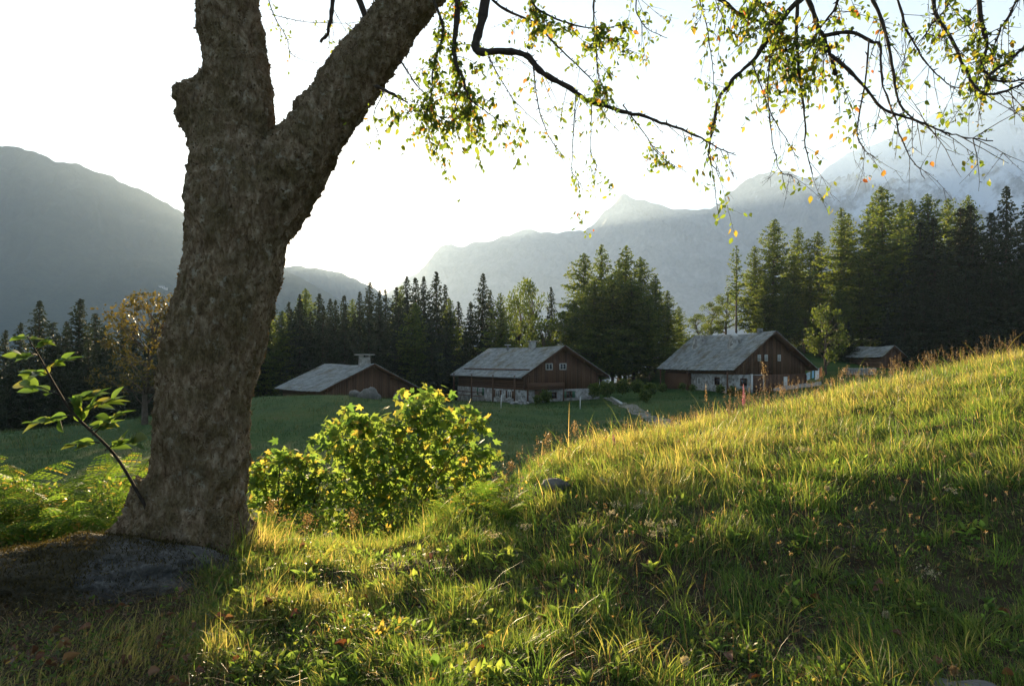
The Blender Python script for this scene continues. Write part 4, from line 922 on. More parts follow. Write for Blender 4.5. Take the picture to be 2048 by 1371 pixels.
def twiglet(tb, p, d, L, r, leaves, size, gen=0):
    """a thin curving side twig, drooping then flicking outwards"""
    m_ = max(4, int(L / .05)); P = [p]; d = nrm(np.asarray(d, float)); v = d.copy()
    cur = rng.normal(0, .10, 3); cur[2] = -.10
    for k in range(m_):
        if k > m_ * .55: cur[2] = .05
        v = nrm(v + cur * .35 + rng.normal(0, .05, 3)); P.append(P[-1] + v * (L / m_))
    P = np.array(P); tb.tube(P, np.linspace(r, r * .35, len(P)), 4, cap=False)
    for k in range(1, len(P) - 1):       # buds and spurs
        if rng.random() < .45:
            q = P[k]; s_ = nrm(rng.normal(0, 1, 3)) * rng.uniform(.008, .022); tb.tube([q, q + s_], [r * .9, r * .6], 3, cap=False)
    add_leaves(P, leaves, size)
    if gen < 1:
        for q in range(rng.integers(1, 4)):
            k = rng.integers(1, len(P) - 1); twiglet(tb, P[k], nrm(rng.normal(0, .6, 3) + (P[k] - P[k - 1]) / (L / m_) * .7 + np.array([0, 0, -.3])), L * rng.uniform(.25, .55), r * .65, leaves, size, gen + 1)
    return P
def branch(pts, r0, r1, leaves=10, size=.05, twigs=6, tl=.35, Y=None, root=True, dY=0.0, name="branch"):
    """main hanging branch: pts are picture positions, depth Y per point (linear)"""
    Y0, Y1 = Y if isinstance(Y, tuple) else (Y, Y); m_ = len(pts); r0 = r0 * .8; leaves = leaves * (.85 if leaves > 15 else 1.0); size = size * .78; twigs = int(twigs * 1.3)
    P = [at(p[0], p[1], Y0 + (Y1 - Y0) * k / max(1, m_ - 1)) for k, p in enumerate(pts)]
    if root:
        q = near_limb(P[0]); P = [q, q * .55 + P[0] * .45 + np.array([0, 0, .12])] + P
    S = smooth_path(P, per=6); S = S + np.cumsum(rng.normal(0, .0045, S.shape), 0) * np.linspace(0, 1, len(S))[:, None]
    R = np.linspace(r0, r1, len(S)) * (1 + .12 * rng.normal(size=len(S))); tb = TB(); tb.tube(S, np.maximum(R, r1 * .6), 6 if r0 > .012 else 5)
    st = len(S) // 3 if root else 0
    for k in range(st, len(S) - 1):      # spurs, knots
        for q in range(2):
            if rng.random() < .5:
                s_ = nrm(rng.normal(0, 1, 3)) * (R[k] + rng.uniform(.006, .025)); tb.tube([S[k], S[k] + s_], [min(.006, R[k] * .8), .002], 4, cap=False)
    vis = S[st:]
    for k in range(twigs):
        q = rng.integers(1, len(vis) - 1); t_ = nrm(vis[q] - vis[q - 1])
        twiglet(tb, vis[q], nrm(t_ * .5 + rng.normal(0, .5, 3) + np.array([0, 0, -.45])), tl * rng.uniform(.5, 1.3), max(.0016, min(.003, r1)), leaves, size)
    add_leaves(vis[len(vis) // 6:], leaves * .8, size)
    return link(name, tb.mesh("branch", M['twig'], True, TBASE), great)

BR = [
 # cluster by the limb
 (dict(pts=[(915, -70), (912, 20), (905, 100), (925, 160), (938, 200)], r0=.045, r1=.006, leaves=34, size=.062, twigs=16, tl=.42, Y=(5.0, 4.8))),
 (dict(pts=[(975, -70), (965, 30), (952, 95), (1005, 98), (1052, 104), (1076, 132), (1130, 163), (1170, 190), (1240, 208), (1310, 226), (1370, 250), (1430, 274), (1478, 292)], r0=.05, r1=.0028, leaves=7, size=.05, twigs=11, tl=.3, Y=(5.0, 4.5))),
 (dict(pts=[(940, -50), (1000, 12), (1068, 45), (1100, 85), (1150, 135), (1192, 185), (1205, 225)], r0=.018, r1=.002, leaves=8, size=.05, twigs=8, tl=.3, Y=(5.1, 4.7))),
 (dict(pts=[(1183, -60), (1188, 40), (1196, 110), (1205, 150), (1222, 195)], r0=.014, r1=.002, leaves=20, size=.055, twigs=9, tl=.3, Y=(4.8, 4.6))),
 (dict(pts=[(1060, -60), (1070, 10), (1120, 40), (1180, 55), (1240, 60)], r0=.016, r1=.003, leaves=30, size=.058, twigs=13, tl=.32, Y=(4.9, 4.6))),
 (dict(pts=[(1260, -60), (1268, 20), (1285, 55), (1325, 80)], r0=.008, r1=.002, leaves=12, size=.05, twigs=5, tl=.3, Y=4.6)),
 (dict(pts=[(860, -20), (885, 60), (870, 130), (860, 190), (850, 250)], r0=.02, r1=.003, leaves=30, size=.06, twigs=15, tl=.4, Y=(5.0, 4.8))),
 (dict(pts=[(975, 105), (990, 140), (1030, 200), (1085, 246)], r0=.006, r1=.002, leaves=10, size=.048, twigs=6, tl=.3, Y=4.8, root=False)),
 (dict(pts=[(1066, 130), (1075, 200), (1086, 246), (1110, 300), (1125, 326)], r0=.006, r1=.0018, leaves=9, size=.046, twigs=5, tl=.3, Y=4.75, root=False)),
 (dict(pts=[(1152, 185), (1146, 280), (1143, 345), (1165, 378)], r0=.005, r1=.0015, leaves=10, size=.045, twigs=4, tl=.25, Y=4.7, root=False)),
 (dict(pts=[(1184, 195), (1183, 290), (1195, 332)], r0=.005, r1=.0015, leaves=12, size=.045, twigs=4, tl=.25, Y=4.68, root=False)),
 (dict(pts=[(1246, 210), (1290, 270), (1320, 312), (1372, 341)], r0=.006, r1=.0018, leaves=12, size=.046, twigs=6, tl=.25, Y=4.62, root=False)),
 (dict(pts=[(935, 195), (960, 215), (1000, 240), (1040, 262)], r0=.006, r1=.0018, leaves=26, size=.055, twigs=8, tl=.3, Y=4.75, root=False)),
 # short twigs right of the limb
 (dict(pts=[(752, 172), (790, 190), (818, 205)], r0=.02, r1=.006, leaves=6, size=.045, twigs=5, tl=.35, Y=5.0, root=False)),
 (dict(pts=[(800, 120), (830, 165), (855, 200), (862, 275), (885, 315)], r0=.008, r1=.0016, leaves=10, size=.045, twigs=8, tl=.35, Y=4.95, root=False)),
 (dict(pts=[(770, 180), (748, 235), (765, 290)], r0=.005, r1=.0014, leaves=5, size=.04, twigs=4, tl=.25, Y=4.9, root=False)),
 # between the stems
 (dict(pts=[(672, -60), (660, 10), (648, 60), (632, 92)], r0=.034, r1=.012, leaves=0, size=.04, twigs=3, tl=.25, Y=5.3)),
 (dict(pts=[(520, -80), (545, 20), (575, 70), (590, 110), (650, 118)], r0=.006, r1=.0015, leaves=7, size=.04, twigs=5, tl=.25, Y=5.4, root=False)),
 (dict(pts=[(545, 30), (600, 42), (660, 48), (735, 52)], r0=.004, r1=.0015, leaves=9, size=.042, twigs=5, tl=.25, Y=5.4, root=False)),
 (dict(pts=[(745, -40), (740, 20), (705, 60), (690, 85)], r0=.01, r1=.002, leaves=14, size=.046, twigs=6, tl=.25, Y=5.3)),
 # right cluster
 (dict(pts=[(1640, -60), (1575, 25), (1530, 90), (1500, 130), (1452, 178), (1430, 215), (1420, 278), (1408, 332), (1432, 376)], r0=.035, r1=.002, leaves=8, size=.055, twigs=10, tl=.35, Y=(4.6, 4.3))),
 (dict(pts=[(1600, -60), (1590, 60), (1596, 160), (1606, 232), (1610, 312), (1626, 356)], r0=.022, r1=.002, leaves=7, size=.055, twigs=8, tl=.3, Y=(4.6, 4.3))),
 (dict(pts=[(1610, -70), (1636, 40), (1655, 90), (1668, 152)], r0=.03, r1=.012, leaves=14, size=.055, twigs=8, tl=.4, Y=(4.6, 4.4))),
 (dict(pts=[(1660, 110), (1690, 135), (1730, 178), (1768, 222), (1830, 246), (1868, 260), (1912, 272), (1988, 284)], r0=.016, r1=.003, leaves=2.5, size=.05, twigs=10, tl=.35, Y=(4.4, 4.1), root=False)),
 (dict(pts=[(1735, -60), (1765, 50), (1784, 130), (1800, 200), (1830, 244)], r0=.022, r1=.006, leaves=4, size=.05, twigs=8, tl=.35, Y=(4.5, 4.2))),
 (dict(pts=[(1645, 72), (1700, 64), (1745, 82), (1762, 92), (1766, 168), (1790, 230), (1822, 302), (1856, 360)], r0=.016, r1=.002, leaves=2, size=.05, twigs=7, tl=.3, Y=(4.4, 4.1), root=False)),
 (dict(pts=[(1790, -60), (1812, 40), (1835, 90), (1860, 130), (1905, 172), (1935, 182)], r0=.016, r1=.002, leaves=4, size=.05, twigs=9, tl=.4, Y=(4.4, 4.1))),
 (dict(pts=[(1860, -60), (1870, 30), (1900, 80), (1930, 150), (1960, 188), (2000, 186), (2060, 162)], r0=.02, r1=.006, leaves=7, size=.052, twigs=10, tl=.35, Y=(4.4, 4.0))),
 (dict(pts=[(1950, -60), (1962, 40), (1978, 95), (1965, 130), (1985, 160)], r0=.026, r1=.008, leaves=26, size=.055, twigs=12, tl=.32, Y=(4.4, 4.2))),
 (dict(pts=[(2090, 60), (2050, 100), (2010, 135), (1975, 165), (2010, 180), (2060, 175)], r0=.018, r1=.006, leaves=9, size=.052, twigs=9, tl=.3, Y=(4.2, 4.1))),
 (dict(pts=[(2040, -60), (2020, 20), (1990, 70), (1975, 110)], r0=.016, r1=.004, leaves=8, size=.052, twigs=8, tl=.35, Y=4.3)),
 (dict(pts=[(1396, -60), (1412, 60), (1424, 130), (1428, 190)], r0=.008, r1=.002, leaves=8, size=.052, twigs=5, tl=.25, Y=4.5)),
 (dict(pts=[(1540, 110), (1535, 190), (1546, 282), (1560, 335), (1582, 340)], r0=.007, r1=.0018, leaves=6, size=.05, twigs=6, tl=.28, Y=4.35, root=False)),
 (dict(pts=[(1505, 128), (1542, 220), (1572, 270), (1606, 318)], r0=.006, r1=.0018, leaves=4, size=.048, twigs=5, tl=.28, Y=4.35, root=False)),
 (dict(pts=[(1738, 80), (1730, 170), (1712, 258), (1724, 300), (1745, 318)], r0=.008, r1=.0018, leaves=3, size=.048, twigs=6, tl=.28, Y=4.3, root=False)),
 (dict(pts=[(1420, -50), (1460, 10), (1510, 40), (1570, 60)], r0=.02, r1=.008, leaves=26, size=.058, twigs=13, tl=.35, Y=4.5)),
 (dict(pts=[(1500, -60), (1530, 20), (1560, 70), (1580, 120)], r0=.022, r1=.005, leaves=30, size=.06, twigs=15, tl=.4, Y=4.5)),
 (dict(pts=[(1690, -60), (1670, 10), (1630, 60), (1610, 100)], r0=.018, r1=.004, leaves=22, size=.058, twigs=11, tl=.35, Y=4.45)),
 (dict(pts=[(1870, -60), (1900, 10), (1880, 50), (1860, 90)], r0=.012, r1=.003, leaves=14, size=.052, twigs=8, tl=.35, Y=4.4)),
 # crown above the picture
 (dict(pts=[(448, -300), (380, -420), (300, -520)], r0=.09, r1=.02, leaves=30, size=.06, twigs=20, tl=.6, Y=5.0, root=False)),
 (dict(pts=[(440, -360), (520, -500), (600, -620)], r0=.08, r1=.02, leaves=30, size=.06, twigs=20, tl=.6, Y=5.3, root=False)),
 (dict(pts=[(1100, -360), (1080, -500), (1150, -600)], r0=.05, r1=.015, leaves=30, size=.06, twigs=18, tl=.6, Y=5.3, root=False)),
]
for b_ in BR: branch(**b_)
SP = limb_s[66:]; tb = TB(); tb.tube(SP[:, :3], SP[:, 3], 12); link("limb", tb.mesh("limb", M['twig'], True, TBASE), great)
LP = np.array(LP); LD_ = np.array(LD_); LS = np.array(LS)
RM = frames(LD_, rand_dirs(len(LP)))
pxs = LP[:, 0] / LP[:, 1] * F + 1024; pys = 685.5 - F * ((LP[:, 2] - EYE) / LP[:, 1] - math.tan(PITCH))
inview = (pxs > 0) & (pxs < 2048) & (pys > 0); app = np.where(inview, LS / LP[:, 1], 0); order = np.argsort(-app); single = order[:300]; rest = order[300:]
me = tri_mesh("leaf", LV, LT, mats=[M['tree_leaf_o']])
for k in single:
    o = link("leaf", me, great); Mx = np.eye(4); Mx[:3, :3] = RM[k] * LS[k]; Mx[:3, 3] = LP[k] - TBASE; o.matrix_basis = Matrix(Mx.tolist())
V, T, ti = scatter(LV, LT, LP[rest], RM[rest], LS[rest], rng.random(len(rest)) ** 1.1)
o = link("foliage", tri_mesh("foliage", V - TBASE, T, ti, mats=[M['tree_leaf']]), great); o["kind"] = "stuff"
print("tree leaves", len(LP), "trunk verts", n)

# ------------------------------------------------------------------ sapling shoot at the foot of the tree
sp = smooth_path([at(290, 1010, 4.9), at(230, 910, 4.75), at(150, 830, 4.6), at(110, 770, 4.5), at(80, 715, 4.45), at(58, 680, 4.4)], per=6)
sb = sp[0].copy(); sb[2] = float(ground(sb[0], sb[1])); sp = np.vstack([[sb[0] + .05, sb[1], sb[2] - .05], sp])
shoot = empty("sapling", sb); tag(shoot, "leaning leafy shoot growing beside the foot of the old tree", "sapling")
tb = TB(); tb.tube(sp, np.linspace(.012, .003, len(sp)), 6)
SV, ST = oval_leaf(6, .30, .18, .10); me = tri_mesh("leaf", SV, ST, smooth=True, mats=[M['sap_leaf_o']])
lv = []
side = [((150, 830), (75, 845), 3), ((120, 790), (45, 770), 3), ((150, 830), (230, 800), 4), ((185, 870), (235, 830), 4), ((200, 885), (150, 890), 3), ((210, 900), (265, 880), 3), ((130, 810), (190, 790), 4), ((100, 750), (60, 748), 2), ((90, 735), (135, 720), 2), ((75, 710), (45, 715), 2), ((70, 700), (95, 685), 2), ((60, 682), (50, 676), 3), ((165, 850), (160, 815), 3), ((175, 860), (215, 850), 4)]
for k, (a_, b_, m_) in enumerate(side):
    Yk = 4.45 + (a_[1] - 680) / 330 * .45; p0_ = at(a_[0], a_[1], Yk); p1_ = at(b_[0], b_[1], Yk + random.uniform(-.2, .15)); tb.tube([p0_, (p0_ + p1_) / 2 + np.array([0, 0, .02]), p1_], [.005, .004, .002], 5)
    m_ = m_ + 6
    for q in range(m_):
        t = .2 + .8 * q / max(1, m_ - 1); p = p0_ + (p1_ - p0_) * t; d_ = nrm(nrm(p1_ - p0_) * .8 + rng.normal(0, .45, 3) * np.array([1, 1, .35]) + np.array([0, 0, .05])); lv.append((p, d_, rng.uniform(.085, .155) * (.8 if a_[1] < 760 else 1.0)))
link("stem", tb.mesh("sapling_stem", M['twig'], True, sb), shoot)
for p, d_, s_ in lv:
    o = link("leaf", me, shoot); Rm = frames(d_[None], np.array([[rng.normal(0, .5), rng.normal(0, .5) - .5, 1.0]]))[0]; Mx = np.eye(4); Mx[:3, :3] = Rm * s_; Mx[:3, 3] = p - sb; o.matrix_basis = Matrix(Mx.tolist())

# ------------------------------------------------------------------ lobed-leaf bushes
def lobed_leaf():
    pts = [(0, 0)]; 
    for ang, r_ in ((-115, .32), (-85, .5), (-70, .34), (-48, .78), (-26, .48), (-14, .62), (0, 1.0), (14, .62), (26, .48), (48, .78), (70, .34), (85, .5), (115, .32)):
        pts.append((r_ * math.cos(math.radians(ang)) + .05, r_ * math.sin(math.radians(ang))))
    V_ = [(p[0], p[1], -.16 * (p[0] ** 2 + p[1] ** 2) + .1 * abs(p[1])) for p in pts]; V_[0] = (0, 0, 0.0)
    return np.array(V_), np.array([(0, k, k + 1) for k in range(1, len(V_) - 1)])
MV, MT = lobed_leaf()
bleaf = tri_mesh("leaf", MV, MT, mats=[M['bush_leaf_o']])
def bush(name, label, Y, lobes, nleaf, size, base_px, depth=.8, nsingle=300, stems=9, mat='bush_leaf', shape=None, tip=1.0):
    g = gp(base_px, Y); e = empty(name, g); tag(e, label, "bush"); base = np.array(e.location)
    C = np.array([at(a_[0], a_[1], Y + (a_[3] if len(a_) > 3 else 0)) for a_ in lobes]); R_ = np.array([a_[2] / F * Y for a_ in lobes])
    wgt = R_ ** 2 / (R_ ** 2).sum(); k = rng.choice(len(lobes), nleaf, p=wgt)
    dirs = rand_dirs(nleaf); dirs[:, 2] = np.where(rng.random(nleaf) < .6, np.abs(dirs[:, 2]), dirs[:, 2])
    rad = np.minimum(rng.uniform(.3, 1.0, nleaf) ** .5 * (1.06 + .3 * rng.normal(size=nleaf)), 1.4); P = C[k] + dirs * (rad * R_[k])[:, None] * np.array([1, depth, .92])
    P = P[P[:, 2] > ground(P[:, 0], P[:, 1]) - .02]; m_ = len(P)
    D = nrm(np.stack([rng.normal(0, 1, m_), rng.normal(0, 1, m_), rng.normal(-.35, .35, m_)], 1))
    Nn = np.stack([rng.normal(0, .6, m_), rng.normal(-.5, .7, m_), .75 * np.ones(m_)], 1); Rm = frames(D, Nn); S = size * rng.uniform(.55, 1.25, m_)
    tb = TB()
    for q in range(stems):
        c_ = C[q % len(C)]; r0 = np.array([g[0] + rng.normal(0, .15), g[1] + rng.normal(0, .12), g[2] - .05]); md_ = (r0 + c_) / 2 + rng.normal(0, .06, 3)
        tb.tube(smooth_path([r0, md_, c_, c_ + np.array([0, 0, R_[q % len(C)] * .6])], per=4), np.linspace(.016, .004, 13), 5)
    link("stem", tb.mesh("bush_stems", M['twig'], True, base), e)["kind"] = "stuff"
    o_ = np.argsort(P[:, 1] - .6 * P[:, 2] - 0.5 * rng.random(m_)); si = o_[:nsingle]; rs = o_[nsingle:]
    V0_, T0_ = (MV, MT) if shape is None else shape
    for q in si:
        o = link("leaf", bleaf, e); Mx = np.eye(4); Mx[:3, :3] = Rm[q] * S[q]; Mx[:3, 3] = P[q] - base; o.matrix_basis = Matrix(Mx.tolist())
    V, T, ti = scatter(V0_, T0_, P[rs], Rm[rs], S[rs], np.clip(rng.normal(.5, .28, len(rs)), 0, 1))
    o = link("foliage", tri_mesh("bush_foliage", V - base, T, ti, mats=[M[mat]]), e); o["kind"] = "stuff"
    return e
bush("maple_bush", "large sunlit bush with lobed maple-like leaves below the middle chalet", 12.6,
     [(690, 865, 48), (845, 820, 46), (760, 905, 75), (850, 900, 95), (905, 860, 55), (948, 860, 38), (965, 920, 34), (690, 920, 58), (780, 960, 95), (900, 960, 90), (655, 885, 30), (720, 1000, 70), (870, 795, 22), (945, 985, 50), (825, 850, 50, -.2), (710, 845, 24), (735, 855, 26), (780, 1015, 75), (880, 1020, 60), (700, 1020, 50), (720, 1075, 60), (810, 1080, 65), (900, 1070, 60), (960, 1040, 45), (660, 1000, 45), (650, 1060, 50)], 3100, .165, 800, depth=.9)
bush("maple_bush", "smaller sunlit maple-like bush close beside the trunk, left of the large bush", 9.4,
     [(560, 925, 36), (612, 935, 30), (530, 960, 42), (590, 975, 52), (640, 965, 30), (545, 1010, 45), (610, 1015, 45), (540, 1065, 50), (605, 1070, 50)], 1300, .105, 575, nsingle=120, stems=6)

def small_leaf(): 
    return np.array([(0, 0, 0), (.45, .28, .06), (1, 0, -.08), (.45, -.28, .06)]), np.array([(0, 1, 2), (0, 2, 3)])
QV, QT = small_leaf()
def undergrowth(name, label, lobes, nleaf, size, mat='herb', depth=.8, up=.5):
    Y = np.array([a_[3] for a_ in lobes]); C = np.array([at(a_[0], a_[1], a_[3]) for a_ in lobes]); R_ = np.array([a_[2] / F * a_[3] for a_ in lobes])
    wgt = R_ ** 2 / (R_ ** 2).sum(); k = rng.choice(len(lobes), nleaf, p=wgt); P = C[k] + rand_dirs(nleaf) * (rng.random(nleaf) ** .4 * R_[k])[:, None]
    P = P[P[:, 2] > ground(P[:, 0], P[:, 1])]; m_ = len(P)
    V, T, ti = scatter(QV, QT, P, frames(rand_dirs(m_), rand_dirs(m_) + np.array([0, 0, up])), size * rng.uniform(.5, 1.3, m_), rng.random(m_))
    o = link(name, tri_mesh(name, V, T, ti, mats=[M[mat]])); tag(o, label, kind="stuff"); return o
undergrowth("undergrowth", "tangled leafy undergrowth of bracken and weeds left of the trunk", [(30, 1040, 65, 6.3), (110, 1050, 65, 6.1), (200, 1045, 65, 6.0), (260, 1060, 45, 5.9), (60, 1090, 55, 5.7), (160, 1090, 55, 5.6), (-40, 1060, 65, 6.0), (230, 1095, 35, 5.6), (90, 990, 30, 6.3), (225, 985, 28, 6.2), (20, 975, 28, 6.4), (-140, 1050, 75, 6.1), (-260, 1050, 80, 6.2), (-390, 1060, 80, 6.0)], 8500, .042)
undergrowth("undergrowth", "shaded weeds in the hollow between trunk and large bush", [(540, 1050, 35, 7.2), (620, 1045, 40, 8.2), (720, 1040, 45, 9.5), (820, 1030, 45, 10), (900, 1020, 40, 9.5), (960, 1000, 40, 10), (540, 1100, 40, 7.2), (620, 1105, 45, 8.2), (720, 1110, 50, 9.2), (820, 1110, 50, 9.5), (900, 1090, 45, 9.3)], 5200, .06)
undergrowth("undergrowth", "sunlit leafy weeds on the lip below the bank", [(930, 1010, 34, 6.6), (985, 1010, 36, 6.5), (1010, 1050, 40, 6.0), (930, 1050, 40, 6.1), (880, 1065, 30, 6.0), (1060, 1080, 36, 5.6)], 2600, .045)

# ------------------------------------------------------------------ ferns
def frond_mesh(seed, L=1.0, pairs=26):
    r_ = np.random.default_rng(seed); tb = TB(); t = np.linspace(0, 1, 14); P = np.stack([t * .85 * L, np.zeros(14) + .05 * np.sin(t * 2 + seed), L * (.62 * t - .52 * t ** 2.2)], 1)
    tb.tube(P, np.linspace(.006, .0015, 14), 4)
    for k in range(pairs):
        s_ = .14 + .86 * k / pairs; p = np.array([np.interp(s_, t, P[:, c_]) for c_ in range(3)]); tg = nrm(np.array([np.interp(min(1, s_ + .02), t, P[:, c_]) for c_ in range(3)]) - p + 1e-6)
        ln = .24 * L * math.sin(math.pi * min(1, (s_ * .86 + .10))) ** .8 + .01
        for sd_ in (-1, 1):
            d_ = nrm(np.array([tg[0] * .45, sd_ * 1.0, tg[2] * .45 - .18]) + r_.normal(0, .07, 3)); w = nrm(np.cross(d_, np.array([0, 0, 1.]))) * .018 * L
            n_ = 5; V_ = [p]; T_ = []
            for q in range(1, n_ + 1):
                c_ = p + d_ * ln * q / n_ - np.array([0, 0, .25 * ln * (q / n_) ** 2]); ww = w * (1 - .75 * q / n_) * 1.25
                V_ += [c_ + ww - d_ * ln * .09, c_ - ww - d_ * ln * .09, c_ - d_ * ln * .11]
            for q in range(n_):
                b_ = 0 if q == 0 else 3 * q; T_ += [(b_, 3 * q + 1, 3 * q + 3), (b_, 3 * q + 3, 3 * q + 2)]
            tb.add(V_, T_, float(np.clip(r_.normal(.5, .25), 0, 1)))
    return tb.mesh("frond", M['fern'])
FR = [frond_mesh(k, 1.0, 24) for k in range(4)]
def fern(g, size, nf, label, group):
    e = empty("fern", g); tag(e, label, "fern", group)
    for k in range(nf):
        o = link("frond", random.choice(FR), e); s_ = size * random.uniform(.7, 1.15); o.scale = (s_, s_, s_); o.rotation_euler = (random.uniform(-.15, .15), -random.uniform(.25, .85), k * 6.283 / nf + random.uniform(-.3, .3))
    return e
for k, (px, Y, s_, nf, lb) in enumerate([(20, 6.6, .85, 9, "tall bracken fern at the left edge behind the boulder"), (110, 6.9, .9, 9, "tall bracken fern under the tip of the leaning shoot"), (190, 6.5, .85, 9, "bracken fern in the middle of the fern patch left of the trunk"), (262, 6.8, .95, 9, "bracken fern with arching fronds touching the left of the trunk"), (60, 5.9, .6, 8, "low fern just behind the mossy boulder top"), (150, 5.8, .6, 8, "low fern behind the boulder beside the shoot base"), (225, 5.75, .55, 8, "small fern between boulder and trunk foot"), (-30, 6.2, .8, 8, "fern half cut by the left edge of the view"), (-170, 6.5, .85, 9, "tall fern beyond the left edge of the view"), (-320, 6.3, .85, 9, "outermost fern of the patch left of the trunk"),
      (525, 5.75, .38, 7, "small fern at the right foot of the trunk"), (560, 6.1, .4, 7, "small fern in the shade behind the trunk foot grass"), (975, 6.4, .4, 8, "low fern on the lip right below the large bush"), (1015, 5.9, .36, 8, "low bright fern before the bank below the mound"), (905, 6.3, .36, 7, "low fern at the shaded foot of the large bush")]):
    fern(gp(px, Y), s_ * (1.3 if px < 400 else 1.1), nf + 3, lb, "ferns")
# ------------------------------------------------------------------ near ground: boulders, grass, flowers
def boulder_mat():
    m, nt, out = newmat('mossy_granite')
    v = pos_node(nt); n1 = noise_node(nt, 4.5, 8, 0.7, v); n2 = noise_node(nt, 22, 9, 0.75, v, 0.5); n3 = noise_node(nt, 1.8, 3, 0.5, v)
    r = ramp(nt, [(0.3, (0.022, 0.02, 0.018)), (0.5, (0.075, 0.07, 0.062)), (0.7, (0.19, 0.18, 0.16))]); nt.links.new(n2.outputs["Fac"], r.inputs[0])
    ms = ramp(nt, [(0.3, (0.02, 0.017, 0.008)), (0.7, (0.07, 0.052, 0.018))]); nt.links.new(n2.outputs["Fac"], ms.inputs[0])
    sx = nt.nodes.new("ShaderNodeSeparateXYZ"); nt.links.new(v, sx.inputs[0])
    side = mathn(nt, 'MULTIPLY', mathn(nt, 'ADD', sx.outputs[0], 2.55), -0.9)
    k = ramp(nt, [(0.42, (0, 0, 0)), (0.6, (1, 1, 1))]); nt.links.new(mathn(nt, 'ADD', mathn(nt, 'MULTIPLY', n1.outputs["Fac"], 1.0), side), k.inputs[0])
    c = mixc(nt, k.outputs[0], r.outputs[0], ms.outputs[0])
    p = nt.nodes.new("ShaderNodeBsdfPrincipled"); p.inputs["Roughness"].default_value = 0.9; nt.links.new(c, p.inputs["Base Color"])
    nt.links.new(bump(nt, n2.outputs["Fac"], 0.9, 0.03), p.inputs["Normal"]); nt.links.new(p.outputs[0], out.inputs[0]); return m
M['boulder'] = boulder_mat()
b_ = at(205, 1150, 4.6); big_rock = rock("boulder", (b_[0], b_[1], .01), (1.0, .55, .30), 21, "low mossy grey boulder half buried before the old tree", "boulder", 'boulder', 6, rz=.12)
b_ = at(1930, 1352, 3.25); rock("stone", (b_[0], b_[1], float(ground(b_[0], b_[1])) - .015), (.24, .16, .07), 33, "grey half-buried stone in the shaded bottom corner", "stone", 'grey_rock', 4)
b_ = at(1112, 962, 6.45); rock("stone", (b_[0], b_[1], float(ground(b_[0], b_[1])) + .03), (.13, .11, .06), 37, "flat grey stone on top of the grassy mound", "stone", 'grey_rock', 3)

def blades(P, H, W, lean_dir, lean, tint, segs=3):
    """curved grass blades as triangles"""
    n = len(P); ph = rng.uniform(0, 2 * math.pi, n); side = np.stack([np.cos(ph), np.sin(ph), np.zeros(n)], 1)
    ld = np.stack([np.cos(lean_dir), np.sin(lean_dir), np.zeros(n)], 1); rows = []
    for k in range(segs + 1):
        t = k / segs; c = P + ld * (H * lean * t ** 1.8)[:, None] + np.array([0, 0, 1.]) * (H * (t - .32 * np.minimum(lean, 1.5) * t * t))[:, None]
        if k < segs:
            w = (W * (1 - .8 * t ** 1.5) * .5)[:, None] * side; rows += [c - w, c + w]
        else: rows += [c]
    m = len(rows); V = np.stack(rows, 1).reshape(-1, 3); T0 = []
    for k in range(segs - 1): a_ = 2 * k; T0 += [(a_, a_ + 1, a_ + 3), (a_, a_ + 3, a_ + 2)]
    a_ = 2 * (segs - 1); T0 += [(a_, a_ + 1, a_ + 2)]
    T = (np.array(T0)[None] + (np.arange(n) * m)[:, None, None]).reshape(-1, 3)
    return V, T, np.repeat(tint, m)

bv = np.array([v.co[:] for v in big_rock.data.vertices]); bn = np.array([v.normal[:] for v in big_rock.data.vertices]); kk = rng.integers(0, len(bv), 60000)
mk = (bn[kk, 2] > .1) & (rng.random(60000) < np.clip(.75 - 1.0 * (bv[kk, 0] - .25) + .5 * fbm(bv[kk, 0] * 5, bv[kk, 1] * 5, 2, 3), .03, .95)); kk = kk[mk]; n = len(kk)
V, T, ti = blades(bv[kk] + rng.normal(0, .008, (n, 3)), rng.uniform(.008, .035, n), np.full(n, .006), rng.uniform(0, 6.28, n), rng.uniform(.3, 1.8, n), np.clip(rng.normal(.35, .3, n), 0, 1), 2)
o = link("moss", tri_mesh("moss", V, T, ti, mats=[M['moss']]), big_rock); o["kind"] = "stuff"
CREST_PX = np.array([-300, 450, 700, 890, 1000, 1150, 1250, 1400, 1700, 2048, 2500]); CREST_Y = np.array([12., 11, 10, 9, 8.6, 10, 11, 13, 15, 17, 18])
def sample_ground(n, y0, y1, power=1.0):
    px = np.where(rng.random(n) < .84, rng.uniform(-90, 2140, n), np.where(rng.random(n) < .5, rng.uniform(-800, -90, n), rng.uniform(2140, 2900, n))); t = rng.random(n); Y = y0 * (y1 / y0) ** t
    return px, Y
N = 460000
px, Y = sample_ground(N, 2.55, 17.0)
x = (px - 1024) / F * Y; z = ground(x, Y)
crest = np.interp(px, CREST_PX, CREST_Y)
